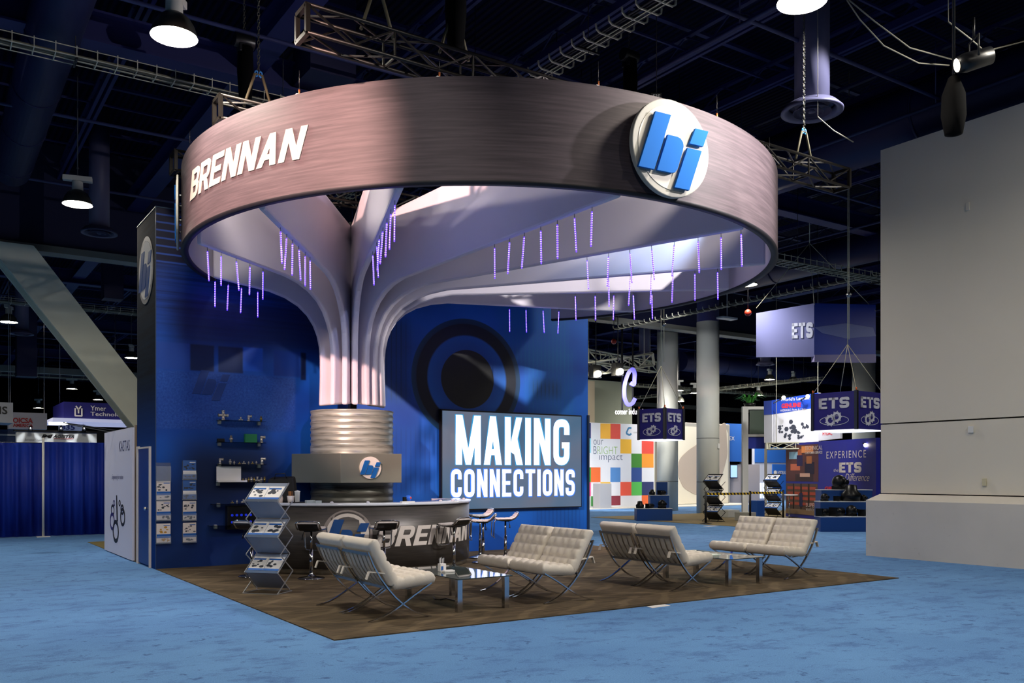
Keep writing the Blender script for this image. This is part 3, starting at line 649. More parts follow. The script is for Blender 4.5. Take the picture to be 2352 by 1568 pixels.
def loveseat():
    t = thing('tufted_loveseat', '', 'sofa', (0, 0, 0), 'tufted cream leather loveseats in the lounge')
    # curves in the x-z plane, faces +x
    A = [(.38, .014), (.30, .03), (.21, .062), (.12, .11), (.03, .175), (-.06, .255), (-.15, .355), (-.24, .475), (-.32, .61), (-.385, .76)]
    Bc = [(-.38, .014), (-.30, .028), (-.21, .055), (-.12, .095), (-.03, .145), (.06, .20), (.16, .262), (.27, .325), (.38, .385)]
    for y in (-.735, -.045, .045, .735):
        mb = MB()
        for cv in (A, Bc):
            for p, q in zip(cv, cv[1:]): mb.bar((p[0], y, p[1]), (q[0], y, q[1]), .034, .013, up=(0, 1, 0)) if False else mb.bar((p[0], y, p[1]), (q[0], y, q[1]), .014, .034, up=(0, 1, 0))
        mb.build('cross_leg', CHROME, t)
    for yc in (-.39, .39):
        for x, z in ((-.378, .74), (-.13, .355), (.365, .375)): mb = MB(); mb.bar((x, yc-.345, z), (x, yc+.345, z), .014, .03); mb.build('cross_rail', DKCHROME, t)
        mb = MB()
        for k in range(6):
            y = yc-.27+k*.108
            pts = [(-.125, .365), (-.215, .45), (-.30, .575), (-.365, .73)]
            for p, q in zip(pts, pts[1:]): mb.bar((p[0], y, p[1]), (q[0], y, q[1]), .07, .006, up=(-.6, 0, .8))
            pts = [(-.12, .35), (.12, .33), (.36, .372)]
            for p, q in zip(pts, pts[1:]): mb.bar((p[0], y, p[1]), (q[0], y, q[1]), .05, .006, up=(0, 0, 1))
        mb.build('support_strap', mat('grey_leather', '#b8b3a8', .6), t)
        for sgn in (-1, 1):
            y = yc+sgn*.335; mb = MB(); mb.bar((-.16, y, .52), (-.37, y, .55), .045, .012, up=(0, 0, 1)); mb.bar((-.37, y, .55), (-.40, y, .47), .045, .01, up=(1, 0, 0)); mb.build('tie_strap', LEATHER, t)
        # seat cushion
        cu = cushion(.52, .745, .14, 4, 5); ang = math.radians(-5)
        M = Matrix.Translation((.17, yc, .352))@Matrix.Rotation(ang, 4, 'Y'); bmesh.ops.transform(cu.bm, matrix=M, verts=cu.bm.verts)
        cu.build('seat_cushion', LEATHER, t)
        cu = cushion(.57, .745, .135, 4, 5)
        # x of the cushion runs up the back
        up = Vector((-.5, 0, .866)); nrm = Vector((.866, 0, .5)); o = Vector((-.262, yc, .605))+nrm*.004
        M = Matrix(((up.x, 0, nrm.x, o.x), (0, -1, 0, o.y), (up.z, 0, nrm.z, o.z), (0, 0, 0, 1)))
        # right-handed: up, -y, normal
        bmesh.ops.transform(cu.bm, matrix=M, verts=cu.bm.verts); bmesh.ops.reverse_faces(cu.bm, faces=cu.bm.faces)
        cu.build('back_cushion', LEATHER, t)
    return t
LS = loveseat()
place(LS, (1.06, 1.45, 0), 0, 'nearest loveseat, seen from behind with its slatted straps toward the camera', )
place(LS, (3.40, 1.49, 0), PI, 'loveseat facing left just right of the dark glass table')
place(LS, (5.46, 1.47, 0), 0, 'loveseat seen from behind in the middle of the right seating group')
place(LS, (7.86, 1.53, 0), PI, 'farthest right loveseat, its pale tufted backs toward the carpet corner')

def table(loc, sx, sy, label):
    t = thing('glass_coffee_table', label, 'coffee table', loc, 'glass coffee tables with square chrome legs'); x, y, _ = loc
    mb = MB(); mb.box(x-sx/2, x+sx/2, y-sy/2, y+sy/2, .39, .402); mb.build('glass_top', TGL, t, bevel=.003)
    for a in (-1, 1):
        for b in (-1, 1):
            cx, cy = x+a*(sx/2-.05), y+b*(sy/2-.08); mb = MB(); mb.box(cx-.032, cx+.032, cy-.032, cy+.032, .012, .385); mb.box(cx-.02, cx+.02, cy-.02, cy+.02, .385, .39); mb.build('leg', CHROME, t, bevel=.002)
TGL = mat('smoked_glass', '#9fb4b2', .02, trans=.9, ior=1.5)
table((2.16, 1.42, 0), .74, 1.42, 'low glass coffee table reflecting the screen between the two left loveseats')
table((6.5, 1.34, 0), .74, 1.42, 'low clear glass coffee table between the two right loveseats')

def stool():
    t = thing('bar_stool', '', 'bar stool', (0, 0, 0), 'chrome gas-lift bar stools round the counter')
    mb = MB(); mb.lathe([(.0001, .012), (.2, .012), (.205, .02), (.19, .03), (.08, .05), (.03, .075), (.028, .12)], (0, 0, 0), 40); mb.build('base', CHROME, t)
    mb = MB(); mb.cyl((0, 0, .1), (0, 0, .45), .027, 20); mb.cyl((0, 0, .44), (0, 0, .72), .017, 16); mb.build('pole', CHROME, t)
    P = [(.2, .775), (.12, .765), (0, .765), (-.1, .768), (-.16, .80), (-.2, .845), (-.215, .87)]
    mb = MB()
    for p, q in zip(P, P[1:]): mb.bar((p[0], 0, p[1]), (q[0], 0, q[1]), .34, .035, up=(0, 0, 1))
    mb.build('seat_pad', mat('stool_white', '#d8cfcc', .4), t, bevel=.012)
    mb = MB()
    for p, q in zip(P, P[1:]): mb.bar((p[0], 0, p[1]-.025), (q[0], 0, q[1]-.025), .3, .012, up=(0, 0, 1))
    mb.build('seat_shell', mat('shell_dark', '#2a2a2c', .3, .5), t)
    L = [(x, -.18, z-.01) for x, z in P]+[(-.225, -.1, .885), (-.225, .1, .885)]+[(x, .18, z-.01) for x, z in P[::-1]]
    mb = MB(); mb.tube(L, .012, 8); mb.build('seat_rail', CHROME, t)
    F = [(.2, -.18, .765), (.23, -.175, .70), (.24, -.165, .47), (.225, -.14, .43), (.2, 0, .42), (.225, .14, .43), (.24, .165, .47), (.23, .175, .70), (.2, .18, .765)]
    mb = MB(); mb.tube(F, .010, 8); mb.build('footrest', CHROME, t)
    mb = MB(); mb.tube([(0, 0, .72), (-.05, .1, .72), (-.06, .12, .66)], .006, 6); mb.tube([(-.06, .12, .66), (-.065, .125, .6)], .011, 8); mb.build('height_lever', BLACKP, t)
    mb = MB(); mb.box(-.09, .09, -.09, .09, .725, .74); mb.build('seat_plate', BLACK, t)
    return t
ST = stool()
for (x, y, lb) in ((.98, 5.62, 'bar stool mostly hidden behind the brochure rack'), (1.65, 4.87, 'bar stool just right of the brochure rack, left of the counter roundel'), (2.68, 4.50, 'bar stool in front of the B of the counter lettering'), (3.99, 4.62, 'bar stool in front of the last letters of the counter'),
                   (5.05, 5.42, 'first bar stool beyond the right curve of the counter'), (5.5, 6.25, 'tallest-looking bar stool, rearmost by the blue wall'), (5.72, 5.72, 'outermost right bar stool, seat over bare carpet')):
    a = math.atan2(CY0-y, CX0-x); o = place(ST, (x, y, 0), a, lb)
    if 'tallest' in lb: o.scale = (1, 1, 1.06)

# ------------------------------------------------------------------ zig-zag brochure racks
def page(A_, fn, x, y, w, h, seed, blue=True):
    rn = random.Random(seed); B_ = C_ = A_; A_.mi = 0
    A_.prism([(x, y), (x+w, y), (x+w, y+h), (x, y+h)], fn, .002, .004)
    A_.mi = 1
    B_.prism([(x, y), (x+w, y), (x+w, y+h*.14), (x, y+h*.14)], fn, .004, .005)
    B_.prism([(x+w*.03, y+h*.76), (x+w*.85, y+h*.76), (x+w*.85, y+h*.87), (x+w*.03, y+h*.87)], fn, .004, .005)
    A_.mi = 2
    for k in range(7):
        cx, cy, r = x+w*rn.uniform(.15, .8), y+h*rn.uniform(.25, .7), w*rn.uniform(.07, .16)
        C_.prism(circ(cx, cy, r, 7, r*rn.uniform(.5, 1)), fn, .004, .005+.0004*k)
PBLUE = mat('print_blue', '#1f5fb0', .5); PDARK = mat('print_dark', '#3a3f48', .5)
PG = []
def rack(name, label, framem, panelm, pages, loc, rz):
    t = thing(name, label, 'brochure rack', (0, 0, 0), 'zig-zag folding brochure racks')
    # faces -y; zig-zag in y-z, width .42
    w = .235; H = [.0, .30, .56, .86, 1.12, 1.42]
    yf, yb = -.16, .10
    lv = [(yb, .06, yf, .285), (yf, .30, yb, .52), (yb, .53, yf, .755), (yf, .77, yb, .99), (yb, 1.0, yf, 1.225), (yf, 1.24, yb, 1.47)]
    for k, (ya, za, yb_, zb_) in enumerate(lv):
        mb = MB(); mb.hexa([(-w, ya-.004, za), (w, ya-.004, za), (w, ya+.004, za), (-w, ya+.004, za)], [(-w, yb_-.004, zb_), (w, yb_-.004, zb_), (w, yb_+.004, zb_), (-w, yb_+.004, zb_)])
        p = mb.build('shelf_panel', panelm, t)
        if k % 2 == 1 and pages:
            up = Vector((0, yb_-ya, zb_-za)).normalized(); nn = Vector((1, 0, 0)).cross(up); o0 = Vector((0, ya, za))+nn*.006
            fn = lambda x, y, d, o0=o0, up=up, nn=nn: o0+Vector((x, 0, 0))+up*y+nn*d
            for j in (0, 1):
                m_ = MB(); page(m_, fn, -w+.006+j*.232, .02, .226, .25, k*7+j); q = m_.build('brochure', [PAPER, PBLUE, PDARK], origin=(0, 0, 0)); q.location = loc; q.rotation_euler = (0, 0, rz)
                tag(q, '%s brochure on the %s shelf of the %s' % (('left', 'right')[j], {1: 'lowest', 3: 'middle', 5: 'top'}[k], pages), 'brochure', 'brochures in the zig-zag racks'); PG.append(q)
        if k % 2 == 1:
            mb = MB(); mb.box(-w-.005, w+.005, ya-.022, ya-.006, za-.012, za+.018); mb.build('shelf_lip', framem, t)
    for s in (-1, 1):
        mb = MB(); x = s*(w+.012)
        pts1 = [(x, yb+.02, .04), (x, yf-.03, .29), (x, yb+.02, .525), (x, yf-.03, .76), (x, yb+.02, .995), (x, yf-.03, 1.23), (x, yb+.0, 1.47)]
        pts2 = [(x*1.03, yf-.05, .02), (x*1.03, yb+.09, .29), (x*1.03, yf+.02, .525), (x*1.03, yb+.09, .76), (x*1.03, yf+.02, .995), (x*1.03, yb+.09, 1.23)]
        for P in (pts1, pts2):
            for a, b in zip(P, P[1:]): mb.bar(a, b, .008, .014)
        mb.build('scissor_frame', framem, t)
    mb = MB(); mb.bar((-w-.02, yf-.06, .02), (w+.02, yf-.06, .02), .012); mb.bar((-w, yb+.06, .02), (w, yb+.06, .02), .012); mb.bar((-w-.02, yf-.06, .02), (-w-.02, yb+.06, .02), .01); mb.bar((w+.02, yf-.06, .02), (w+.02, yb+.06, .02), .01); mb.build('foot_frame', framem, t)
    t.location = loc; t.rotation_euler = (0, 0, rz); return t
rack('brochure_rack', 'silver zig-zag brochure rack standing before the counter end', mat('silver_frame', '#b9bcc2', .3, .7), mat('frosted_panel', '#9fabc0', .2, trans=.35), 'silver rack', (.60, 3.70, 0), -.86)
MESHM = mat('black_mesh', '#17181a', .5)
rk = [rack('brochure_rack', 'black zig-zag brochure rack left of the striped tape barrier', BLACK, MESHM, 'black rack left of the tape', tuple(fl(1640, 1198))[:2]+(0,), -1.45),
      rack('brochure_rack', 'black zig-zag brochure rack at the right end of the striped tape', BLACK, MESHM, 'black rack right of the tape', tuple(fl(1776, 1187))[:2]+(0,), -1.45)]
for r_ in rk+[q for q in PG if 'black' in q['label']]: r_.scale = (1.15, 1.15, 1.08)

# ------------------------------------------------------------------ wall brochure holders
k = 0
for c_, (px0, px1) in enumerate(((357, 392), (418, 451))):
    for r_ in range(4):
        yy = (1062, 1106, 1152, 1204)[r_] if c_ == 0 else (1058, 1104, 1152, 1202)[r_]
        a = onY(px0, yy, 7.55); b = onY(px1, yy+41, 7.55); x0, x1, z1, z0 = a.x+.02, b.x, a.z, b.z
        lab = 'clear wall brochure holder, %s row from the top in the %s column' % (ORD[r_], ('left', 'right')[c_])
        if k == 0: lab = 'empty clear wall brochure holder at the top left'
        t = thing('brochure_holder', lab, 'brochure holder', ((x0+x1)/2, 7.6, z0), 'clear brochure holders on the blue wall')
        mb = MB(); mb.box(x0-.008, x1+.008, 7.592, 7.6, z0-.02, z1); mb.box(x0-.008, x1+.008, 7.545, 7.549, z0-.02, z0+(z1-z0)*(.35 if k else .8)); mb.box(x0-.008, x1+.008, 7.549, 7.592, z0-.02, z0-.015); mb.build('pocket', mat('pocket_acrylic', '#cfd8e6', .15, alpha=.14), t)
        if k:
            bt = thing('brochure', 'printed brochure in the %s holder of the %s column' % (ORD[r_], ('left', 'right')[c_]), 'brochure', ((x0+x1)/2, 7.57, z0), 'brochures in the wall holders')
            w_, h_ = x1-x0, z1-z0+.01; mb = MB(); mb.box(x0, x1, 7.56, 7.575, z0, z1+.01); fn = flat_y(7.56); rn = random.Random(k)
            mb.mi = 1; mb.prism([(x0, z0+h_*.24), (x1, z0+h_*.24), (x1, z0+h_*.44), (x0, z0+h_*.44)], fn, 0, .001); mb.prism([(x0+w_*.5, z0+h_*.87), (x1-w_*.06, z0+h_*.87), (x1-w_*.06, z0+h_*.91), (x0+w_*.5, z0+h_*.91)], fn, 0, .001)
            mb.mi = 2
            for j in range(14): mb.prism(circ(x0+w_*rn.uniform(.12, .88), z0+h_*(rn.uniform(.52, .84) if j < 8 else rn.uniform(.06, .18)), w_*rn.uniform(.04, .13), 7, w_*rn.uniform(.03, .09)), fn, .0012, .0014+j*.0001)
            mb.build('cover', [mat('cover_white', '#e4d8d2', .5) if k not in (4, 5) else mat('cover_blue', '#3c64a4', .5), PBLUE if k not in (4, 5) else PAPER, mat('cover_orange', '#c08a2c', .5) if k == 3 else PDARK], bt)
        k += 1

# ------------------------------------------------------------------ glass shelves with fittings
FM = mat('fitting_nickel', '#cfc6b8', .3, .7); FB = mat('fitting_brass', '#b49a5a', .3, .8)
def fit_mb(kind, s):
    mb = MB()
    def arm(p, q, r):
        mb.cyl(p, q, r, 12); d = (Vector(q)-Vector(p)).normalized(); mb.cyl(Vector(q)-d*s*.12, q, r*1.3, 6)
    r = s*.14
    if kind == 'cross':
        for d in ((1, 0), (-1, 0), (0, 1), (0, -1)): arm((0, 0, s*.5), (d[0]*s*.5, 0, s*.5+d[1]*s*.5), r)
    if kind == 'tee':
        for d in ((1, 0), (-1, 0), (0, 1)): arm((0, 0, s*.25), (d[0]*s*.45, 0, s*.25+d[1]*s*.6), r)
    if kind == 'elbow':
        arm((0, 0, s*.7), (0, 0, 0), r*1.2); arm((0, 0, s*.7), (s*.45, 0, s*.7), r*1.2); mb.sphere((0, 0, s*.7), r*1.4, 6)
    if kind == 'adapter':
        mb.lathe([(.0001, 0), (r*1.2, 0), (r*1.2, s*.3), (r*1.8, s*.32), (r*1.8, s*.55), (r*1.2, s*.57), (r*1.0, s*.9), (.0001, s*.9)], (0, 0, 0), 12)
    if kind == 'block': mb.box(-s*.5, s*.5, -s*.12, s*.12, 0, s*.8)
    return mb
shelf_rows = [(965, 500, 600, 'top'), (1015, 500, 600, 'second'), (1066, 500, 600, 'third'), (1107, 497, 603, 'fourth'), (1157, 487, 560, 'fifth'), (1207, 480, 520, 'lowest')]
rows = {}
for py, a_, b_, nm in shelf_rows:
    a, b = onY(a_, py, 7.5), onY(b_, py, 7.5)
    t = thing('glass_shelf', '%s glass display shelf bracketed to the blue wall' % nm, 'shelf', ((a.x+b.x)/2, 7.6, a.z), 'glass wall shelves with fittings'); rows[nm] = (a.x, b.x, a.z)
    mb = MB(); mb.box(a.x, b.x+.05, 7.38, 7.6, a.z-.008, a.z); mb.build('shelf_pane', GLASS, t)
    for bx in ((a.x+.02, b.x-.05) if nm not in ('fifth', 'lowest') else (a.x+.1,)):
        mb = MB(); mb.box(bx, bx+.05, 7.53, 7.6, a.z-.06, a.z-.008); mb.box(bx, bx+.05, 7.53, 7.6, a.z+.001, a.z+.01); mb.build('bracket', mat('bracket_steel', '#bdbcb0', .35, .6), t, bevel=.006)
fits = [('top', .1, 'cross', .17, FM), ('top', .5, 'tee', .08, FM), ('top', .68, 'elbow', .12, FM), ('top', .97, 'adapter', .1, FB),
        ('second', .28, 'adapter', .13, FM), ('second', .8, 'adapter', .05, FM), ('second', .98, 'elbow', .14, FM),
        ('third', .03, 'elbow', .12, FM), ('third', .26, 'adapter', .1, FM), ('third', .35, 'adapter', .07, FM), ('third', .47, 'tee', .05, FB), ('third', .57, 'tee', .07, FM), ('third', .68, 'adapter', .06, FM), ('third', .77, 'tee', .06, FB), ('third', .86, 'adapter', .07, FM), ('third', .99, 'elbow', .14, FM),
        ('fourth', .55, 'adapter', .07, FB), ('fourth', .61, 'adapter', .08, FM), ('fourth', .67, 'adapter', .09, FB), ('fourth', .73, 'adapter', .1, FM), ('fourth', .79, 'adapter', .09, FB), ('fourth', .86, 'tee', .11, FM), ('fourth', .95, 'adapter', .09, FM), ('fourth', 1.02, 'adapter', .1, FB),
        ('fifth', .6, 'tee', .06, FB), ('fifth', .75, 'adapter', .07, FM), ('fifth', .95, 'tee', .09, FM)]
cnt = {}
for row, u, kind, s, m in fits:
    a, b, z = rows[row]; x = a+(b-a)*u; cnt[row] = cnt.get(row, 0)+1
    mb = fit_mb(kind, s); bmesh.ops.translate(mb.bm, verts=mb.bm.verts, vec=(x, 7.44, z))
    nm = {'cross': 'cross_fitting', 'tee': 'tee_fitting', 'elbow': 'elbow_fitting', 'adapter': 'hose_adapter'}[kind]
    tag(mb.build(nm, m), '%s metal %s from the left on the %s glass shelf' % (ORD[cnt[row]-1], nm.replace('_', ' '), row), 'pipe fitting', 'pipe fittings on the wall shelves')
a, b, z = rows['second']
o = MB().box(a+.45, a+.66, 7.42, 7.5, z, z+.15).build('sample_box', mat('green_box', '#1f7a4c', .5), bevel=.005); tag(o, 'green sample box on the second glass shelf', 'box')
o = MB().box(a-.02, a+.1, 7.42, 7.5, z, z+.06).build('sample_box', BLACKP, bevel=.01); tag(o, 'small black box at the left end of the second glass shelf', 'box')
a, b, z = rows['fourth']
t = thing('display_card', 'white folded sample card standing on the fourth glass shelf', 'card', (a+.2, 7.45, z))
mb = MB(); mb.box(a+.0, a+.42, 7.49, 7.5, z, z+.27); mb.build('upright', PAPER, t)
mb = MB(); mb.box(a+.0, a+.5, 7.4, 7.49, z, z+.03); mb.build('tray', PAPER, t)
a, b, z = rows['fifth']
t = thing('fitting_display_case', 'black display case with rows of blue-tipped fittings under the fifth shelf', 'display case', (a+.5, 7.5, z-.45))
mb = MB(); mb.box(a+.25, a+.82, 7.46, 7.6, z-.45, z-.03); mb.build('case', BLACKP, t, bevel=.01)
for j in range(2):
    for i in range(6):
        mb = MB(); mb.cyl((a+.33+i*.08, 7.45, z-.2-j*.12), (a+.33+i*.08, 7.46, z-.2-j*.12), .022, 12); mb.build('blue_fitting', mat('blue_tip_glow', '#2038c8', .4, emit=.25, ecol='#2038ff'), t)  # the fittings are no lamps; a faint glow is put into their blue
mb = MB()
for i in range(5): mb.cyl((a+.4+i*.07, 7.44, z-.41), (a+.4+i*.07, 7.46, z-.41), .02, 10)
mb.build('brass_fitting', FB, t)

# ------------------------------------------------------------------ things on the counter
def oncount(ang, back=.2):
    a = math.radians(ang); return (CX0+(CR-back)*math.cos(a), CY0+(CR-back)*math.sin(a))
def atpx(px, back=.25):
    p = onCyl(px, 1150, CX0, CY0, CR-back); return p.x, p.y
x, y = atpx(650, .4); t = thing('black_bag', 'slumped black laptop bag on the left end of the counter', 'bag', (x, y, 1.13))
mb = MB(); u = Vector((CS, -SN, 0)); v = Vector((SN, CS, 0)); c0 = Vector((x, y, 1.13))
def L(a, b, z): return c0+u*a+v*b+Vector((0, 0, z))
mb.hexa([L(-.26, -.1, 0), L(.24, -.1, 0), L(.24, .1, 0), L(-.26, .1, 0)], [L(-.24, -.05, .38), L(.18, -.05, .41), L(.2, .05, .43), L(-.2, .06, .42)])
bag = mb.build('bag_body', mat('black_fabric', '#0e0c0c', .7, bump=.2, bscale=9), t, bevel=.03)
mb = MB(); mb.tube([L(-.12, -.07, .38), L(-.1, -.09, .46), L(.05, -.09, .47), L(.08, -.07, .39)], .008, 6); mb.build('handle', BLACKP, t)
mb = MB(); mb.box(c0.x-.2, c0.x-.17, c0.y-.13, c0.y-.12, 1.36, 1.42); mb.build('tag', mat('bag_tag', '#b88c7c', .5), t)
x, y = atpx(668); t = thing('stirrer_cup', 'clear cup of wooden coffee stirrers on the counter beside the bag', 'cup', (x, y, 1.13))
mb = MB(); mb.lathe([(.0001, 1.13), (.045, 1.13), (.062, 1.24), (.058, 1.24), (.042, 1.135)], (x, y, 0), 24); mb.build('cup', mat('cup_white', '#e6dcd6', .5), t)
for i in range(12):
    a = i*2.4; r = .03*math.sqrt(i/12); mb = MB(); mb.bar((x+r*math.cos(a), y+r*math.sin(a), 1.14), (x+1.5*r*math.cos(a), y+1.5*r*math.sin(a), 1.315), .008, .003); mb.build('stirrer', mat('birch', '#c98b50', .6), t)
x, y = atpx(683); o = MB(); o.lathe([(.0001, 1.13), (.034, 1.13), (.042, 1.30), (.046, 1.305), (.046, 1.32), (.0001, 1.33)], (x, y, 0), 24); tag(o.build('paper_cup', WHITE), 'tall white lidded paper cup right of the stirrers', 'cup')
x, y = atpx(640, .15); o = MB(); o.lathe([(.0001, 1.13), (.06, 1.13), (.07, 1.2), (.05, 1.27), (.0001, 1.3)], (x, y, 0), 24); tag(o.build('paper_cup', mat('cup_cream', '#d8c6b6', .5)), 'cream paper cup half hidden behind the brochure rack top', 'cup')
x, y = atpx(684, .12); tag(MB().box(x-.12, x+.12, y-.05, y+.05, 1.13, 1.15).build('serving_tray', BLACKP, bevel=.005), 'flat black tray on the counter in front of the cups', 'tray')
for i, (px, w_, h_, lb) in enumerate(((712, .14, .05, 'small clear acrylic card stand nearest the cups on the counter'), (730, .1, .045, 'second clear acrylic card stand on the counter'))):
    x, y = atpx(px, .12); tag(MB().box(x-w_/2, x+w_/2, y-.04, y+.04, 1.13, 1.13+h_).build('card_stand', mat('stand_clear', '#c8d4d8', .1, alpha=.6), bevel=.004), lb, 'card stand')
for i, px in enumerate((762, 845, 1012, 1040, 1065)):
    x, y = atpx(px, .1); o = MB(); o.lathe([(.0001, 1.13), (.03, 1.13), (.03, 1.145), (.015, 1.16), (.0001, 1.16)], (x, y, 0), 16); tag(o.build('table_button', mat('knob_white', '#c8c8d4', .3)), '%s small white knob from the left along the counter edge' % ORD[i], 'knob', 'knobs along the counter edge')
x, y = atpx(938, .12); t = thing('stress_toy', 'small blue and red toy on a white card on the counter', 'toy', (x, y, 1.13))
mb = MB(); mb.box(x-.13, x+.1, y-.04, y+.04, 1.13, 1.15); mb.build('card', PAPER, t)
mb = MB(); mb.sphere((x, y, 1.2), .05, 10); mb.build('blue_ball', mat('toy_blue', '#2a6ae0', .4), t)
mb = MB(); mb.sphere((x+.02, y-.035, 1.205), .02, 8); mb.build('red_dot', mat('toy_red', '#e0483a', .4), t)
mb = MB(); mb.box(x-.09, x-.04, y-.02, y+.03, 1.15, 1.22); mb.build('black_clip', BLACKP, t)

# ------------------------------------------------------------------ things on and near the tables
p = fl(1012, 1310, .4); x, y = 1.98, 1.75
p = fl(1015, 1312, .402); x, y = p.x, p.y
t = thing('pen_pot', 'small white pot of pens on the left glass coffee table', 'pen pot', (x, y, .402))
mb = MB(); mb.box(x-.04, x+.04, y-.035, y+.035, .402, .50); pot = mb.build('pot', PAPER, t, bevel=.004)
mb = MB(); mb.box(x-.03, x+.0, y-.037, y-.035, .42, .47); mb.build('blue_mark', PBLUE, pot)
for i in range(5): mb = MB(); mb.cyl((x-.025+i*.012, y, .41), (x-.035+i*.017, y+.01, .56+.01*(i % 3)), .004, 6); mb.build('pen', PAPER if i % 2 else DKCHROME, t)
p = fl(1030, 1313, .402); tag(MB().box(p.x-.07, p.x+.07, p.y-.04, p.y+.04, .402, .425).build('card_box', PAPER, bevel=.004), 'flat white card box beside the pen pot on the left table', 'box')
p = fl(1664, 1279, .402); tag(MB().box(6.42-.12, 6.42+.12, 1.28-.1, 1.28+.1, .402, .41).build('leaflet', mat('leaflet_pale', '#d6e2d8', .5)), 'pale leaflet lying on the right glass coffee table', 'leaflet')
pts = [fl(px, py, .02) for px, py in ((995, 1371), (1000, 1376), (1012, 1377), (1025, 1374), (1040, 1378), (1052, 1381))]
t = thing('power_cable', 'thin black cable lying on the carpet under the left glass table', 'cable', tuple(pts[0])[:2]+(.012,))
mb = MB(); mb.tube(pts, .008, 6); mb.build('cord', BLACKP, t)
mb = MB(); q = pts[-1]; mb.box(q.x-.03, q.x+.03, q.y-.02, q.y+.02, .012, .04); mb.build('plug', WHITE, t)
p = fl(1512, 1392); tag(MB().prism([(p.x-.16, p.y-.07), (p.x+.15, p.y-.05), (p.x+.17, p.y+.07), (p.x-.13, p.y+.06)], lambda a, b, d: (a, b, d), 0, .004).build('floor_sticker', mat('sticker_white', '#e6e2e2', .6)), 'white paper sticker on the blue carpet by the stand edge', 'sticker')
p = fl(1632, 1208); tag(MB().prism([(p.x-.22, p.y-.12), (p.x+.25, p.y-.1), (p.x+.25, p.y+.1), (p.x-.2, p.y+.12)], lambda a, b, d: (a, b, d), 0, .004).build('floor_sticker', mat('sticker_white', '#e6e2e2', .6)), 'white paper sticker on the blue aisle below the tape barrier', 'sticker')
# ================================================================== high-bay lamps
LAMPB = mat('lamp_body_white', '#b9b9b2', .5); REFL = mat('reflector_grey', '#44453f', .35, .4)
LAMPE = mat('lamp_glow', '#ffffff', .5, emit=290, ecol='#fff6e6')
def highbay():
    t = thing('high_bay_lamp', '', 'ceiling lamp', (0, 0, 0), 'high-bay lamps hanging in the hall')
    mb = MB(); mb.lathe([(.28, 0), (.27, .05), (.24, .14), (.19, .22), (.13, .27), (.1, .285)], (0, 0, 0), 36); mb.build('reflector', REFL, t)
    mb = MB(); mb.lathe([(.0001, .03), (.262, .03)], (0, 0, 0), 36); mb.build('lens', LAMPE, t)
    mb = MB(); mb.lathe([(.1, .28), (.105, .3), (.1, .46), (.07, .47), (.0001, .47)], (0, 0, 0), 20); mb.box(-.27, .27, -.07, .07, .47, .57); mb.build('ballast', LAMPB, t, bevel=.01)
    mb = MB(); mb.cyl((0, 0, .57), (0, 0, 3.6), .012, 6); mb.lathe([(.0001, .7), (.03, .72), (.0001, .78)], (0, 0, 0), 8); mb.build('hanger', mat('hanger_steel', '#3a3c44', .5), t)
    return t
HB = highbay()
lamps = [((400, 85), 7, 'nearest high-bay lamp, hanging above the left of the ring'), ((1842, 5), 7, 'bright high-bay lamp cut by the top edge of the photo'), ((178, 470), 7, 'high-bay lamp left of the ring, over the diagonal brace'),
         ((20, 740), 6.8, 'high-bay lamp at the left edge, crossed by the brace'), ((302, 822), 6.6, 'small high-bay lamp peeking out beside the blue wall'), ((165, 893), 6.2, 'far high-bay lamp over the white curtain post'), ((88, 937), 5.6, 'farthest small high-bay lamp at the left'),
         ((1822, 877), 6.6, 'distant high-bay lamp just left of a round column'), ((1768, 872), 6.6, 'distant high-bay lamp over the hanging parts banner'), ((1742, 908), 6.0, 'small distant high-bay lamp above the fern'), ((1596, 903), 6.0, 'distant high-bay lamp between the two round columns'), ((1558, 897), 6.0, 'distant high-bay lamp right of the first round column'), ((1560, 922), 5.6, 'lowest distant high-bay lamp right of the first column'), ((225, 918), 6.0, 'distant high-bay lamp hidden by the brace foot')]
for (px, py), z, lb in lamps:
    p = fl(px, py, z); o = place(HB, (p.x, p.y, p.z), random.uniform(0, 3), lb)
    for ch in o.children:
        if ch.name.startswith('hanger'): ch.scale = (1, 1, (10.62-z)/3.6)
for i, (x, y) in enumerate(((-.6, -5.0), (5.1, -10.0), (-7.5, 3.5), (8.6, -5.2), (-8, -6), (11, 6.6), (16.5, 9.5), (24, 4), (16.5, 20), (-7.5, 11.7), (-8, 20), (28, 12), (16, 0), (22, 26), (28, 22))):  # lamps continuing the grid; some added to brighten beige wall and far booths
    o = place(HB, (x, y, 8.6 if i in (1, 3) else 7.0), .4*i, 'high-bay lamp extending the hall grid, %s' % ['over the aisle before the stand', 'behind the camera', 'left of the camera aisle', 'added in the aisle to light the beige wall', 'far left of the camera', 'beyond the stand on the right', 'over the right aisle', 'behind the beige wall', 'added to light the bright multicoloured wall aisle', 'over the left aisle', 'over the curtain aisle', 'added to light the parts booth', 'behind the beige wall end', 'added to light the coloured square wall', 'added to light the blue booth'][i])
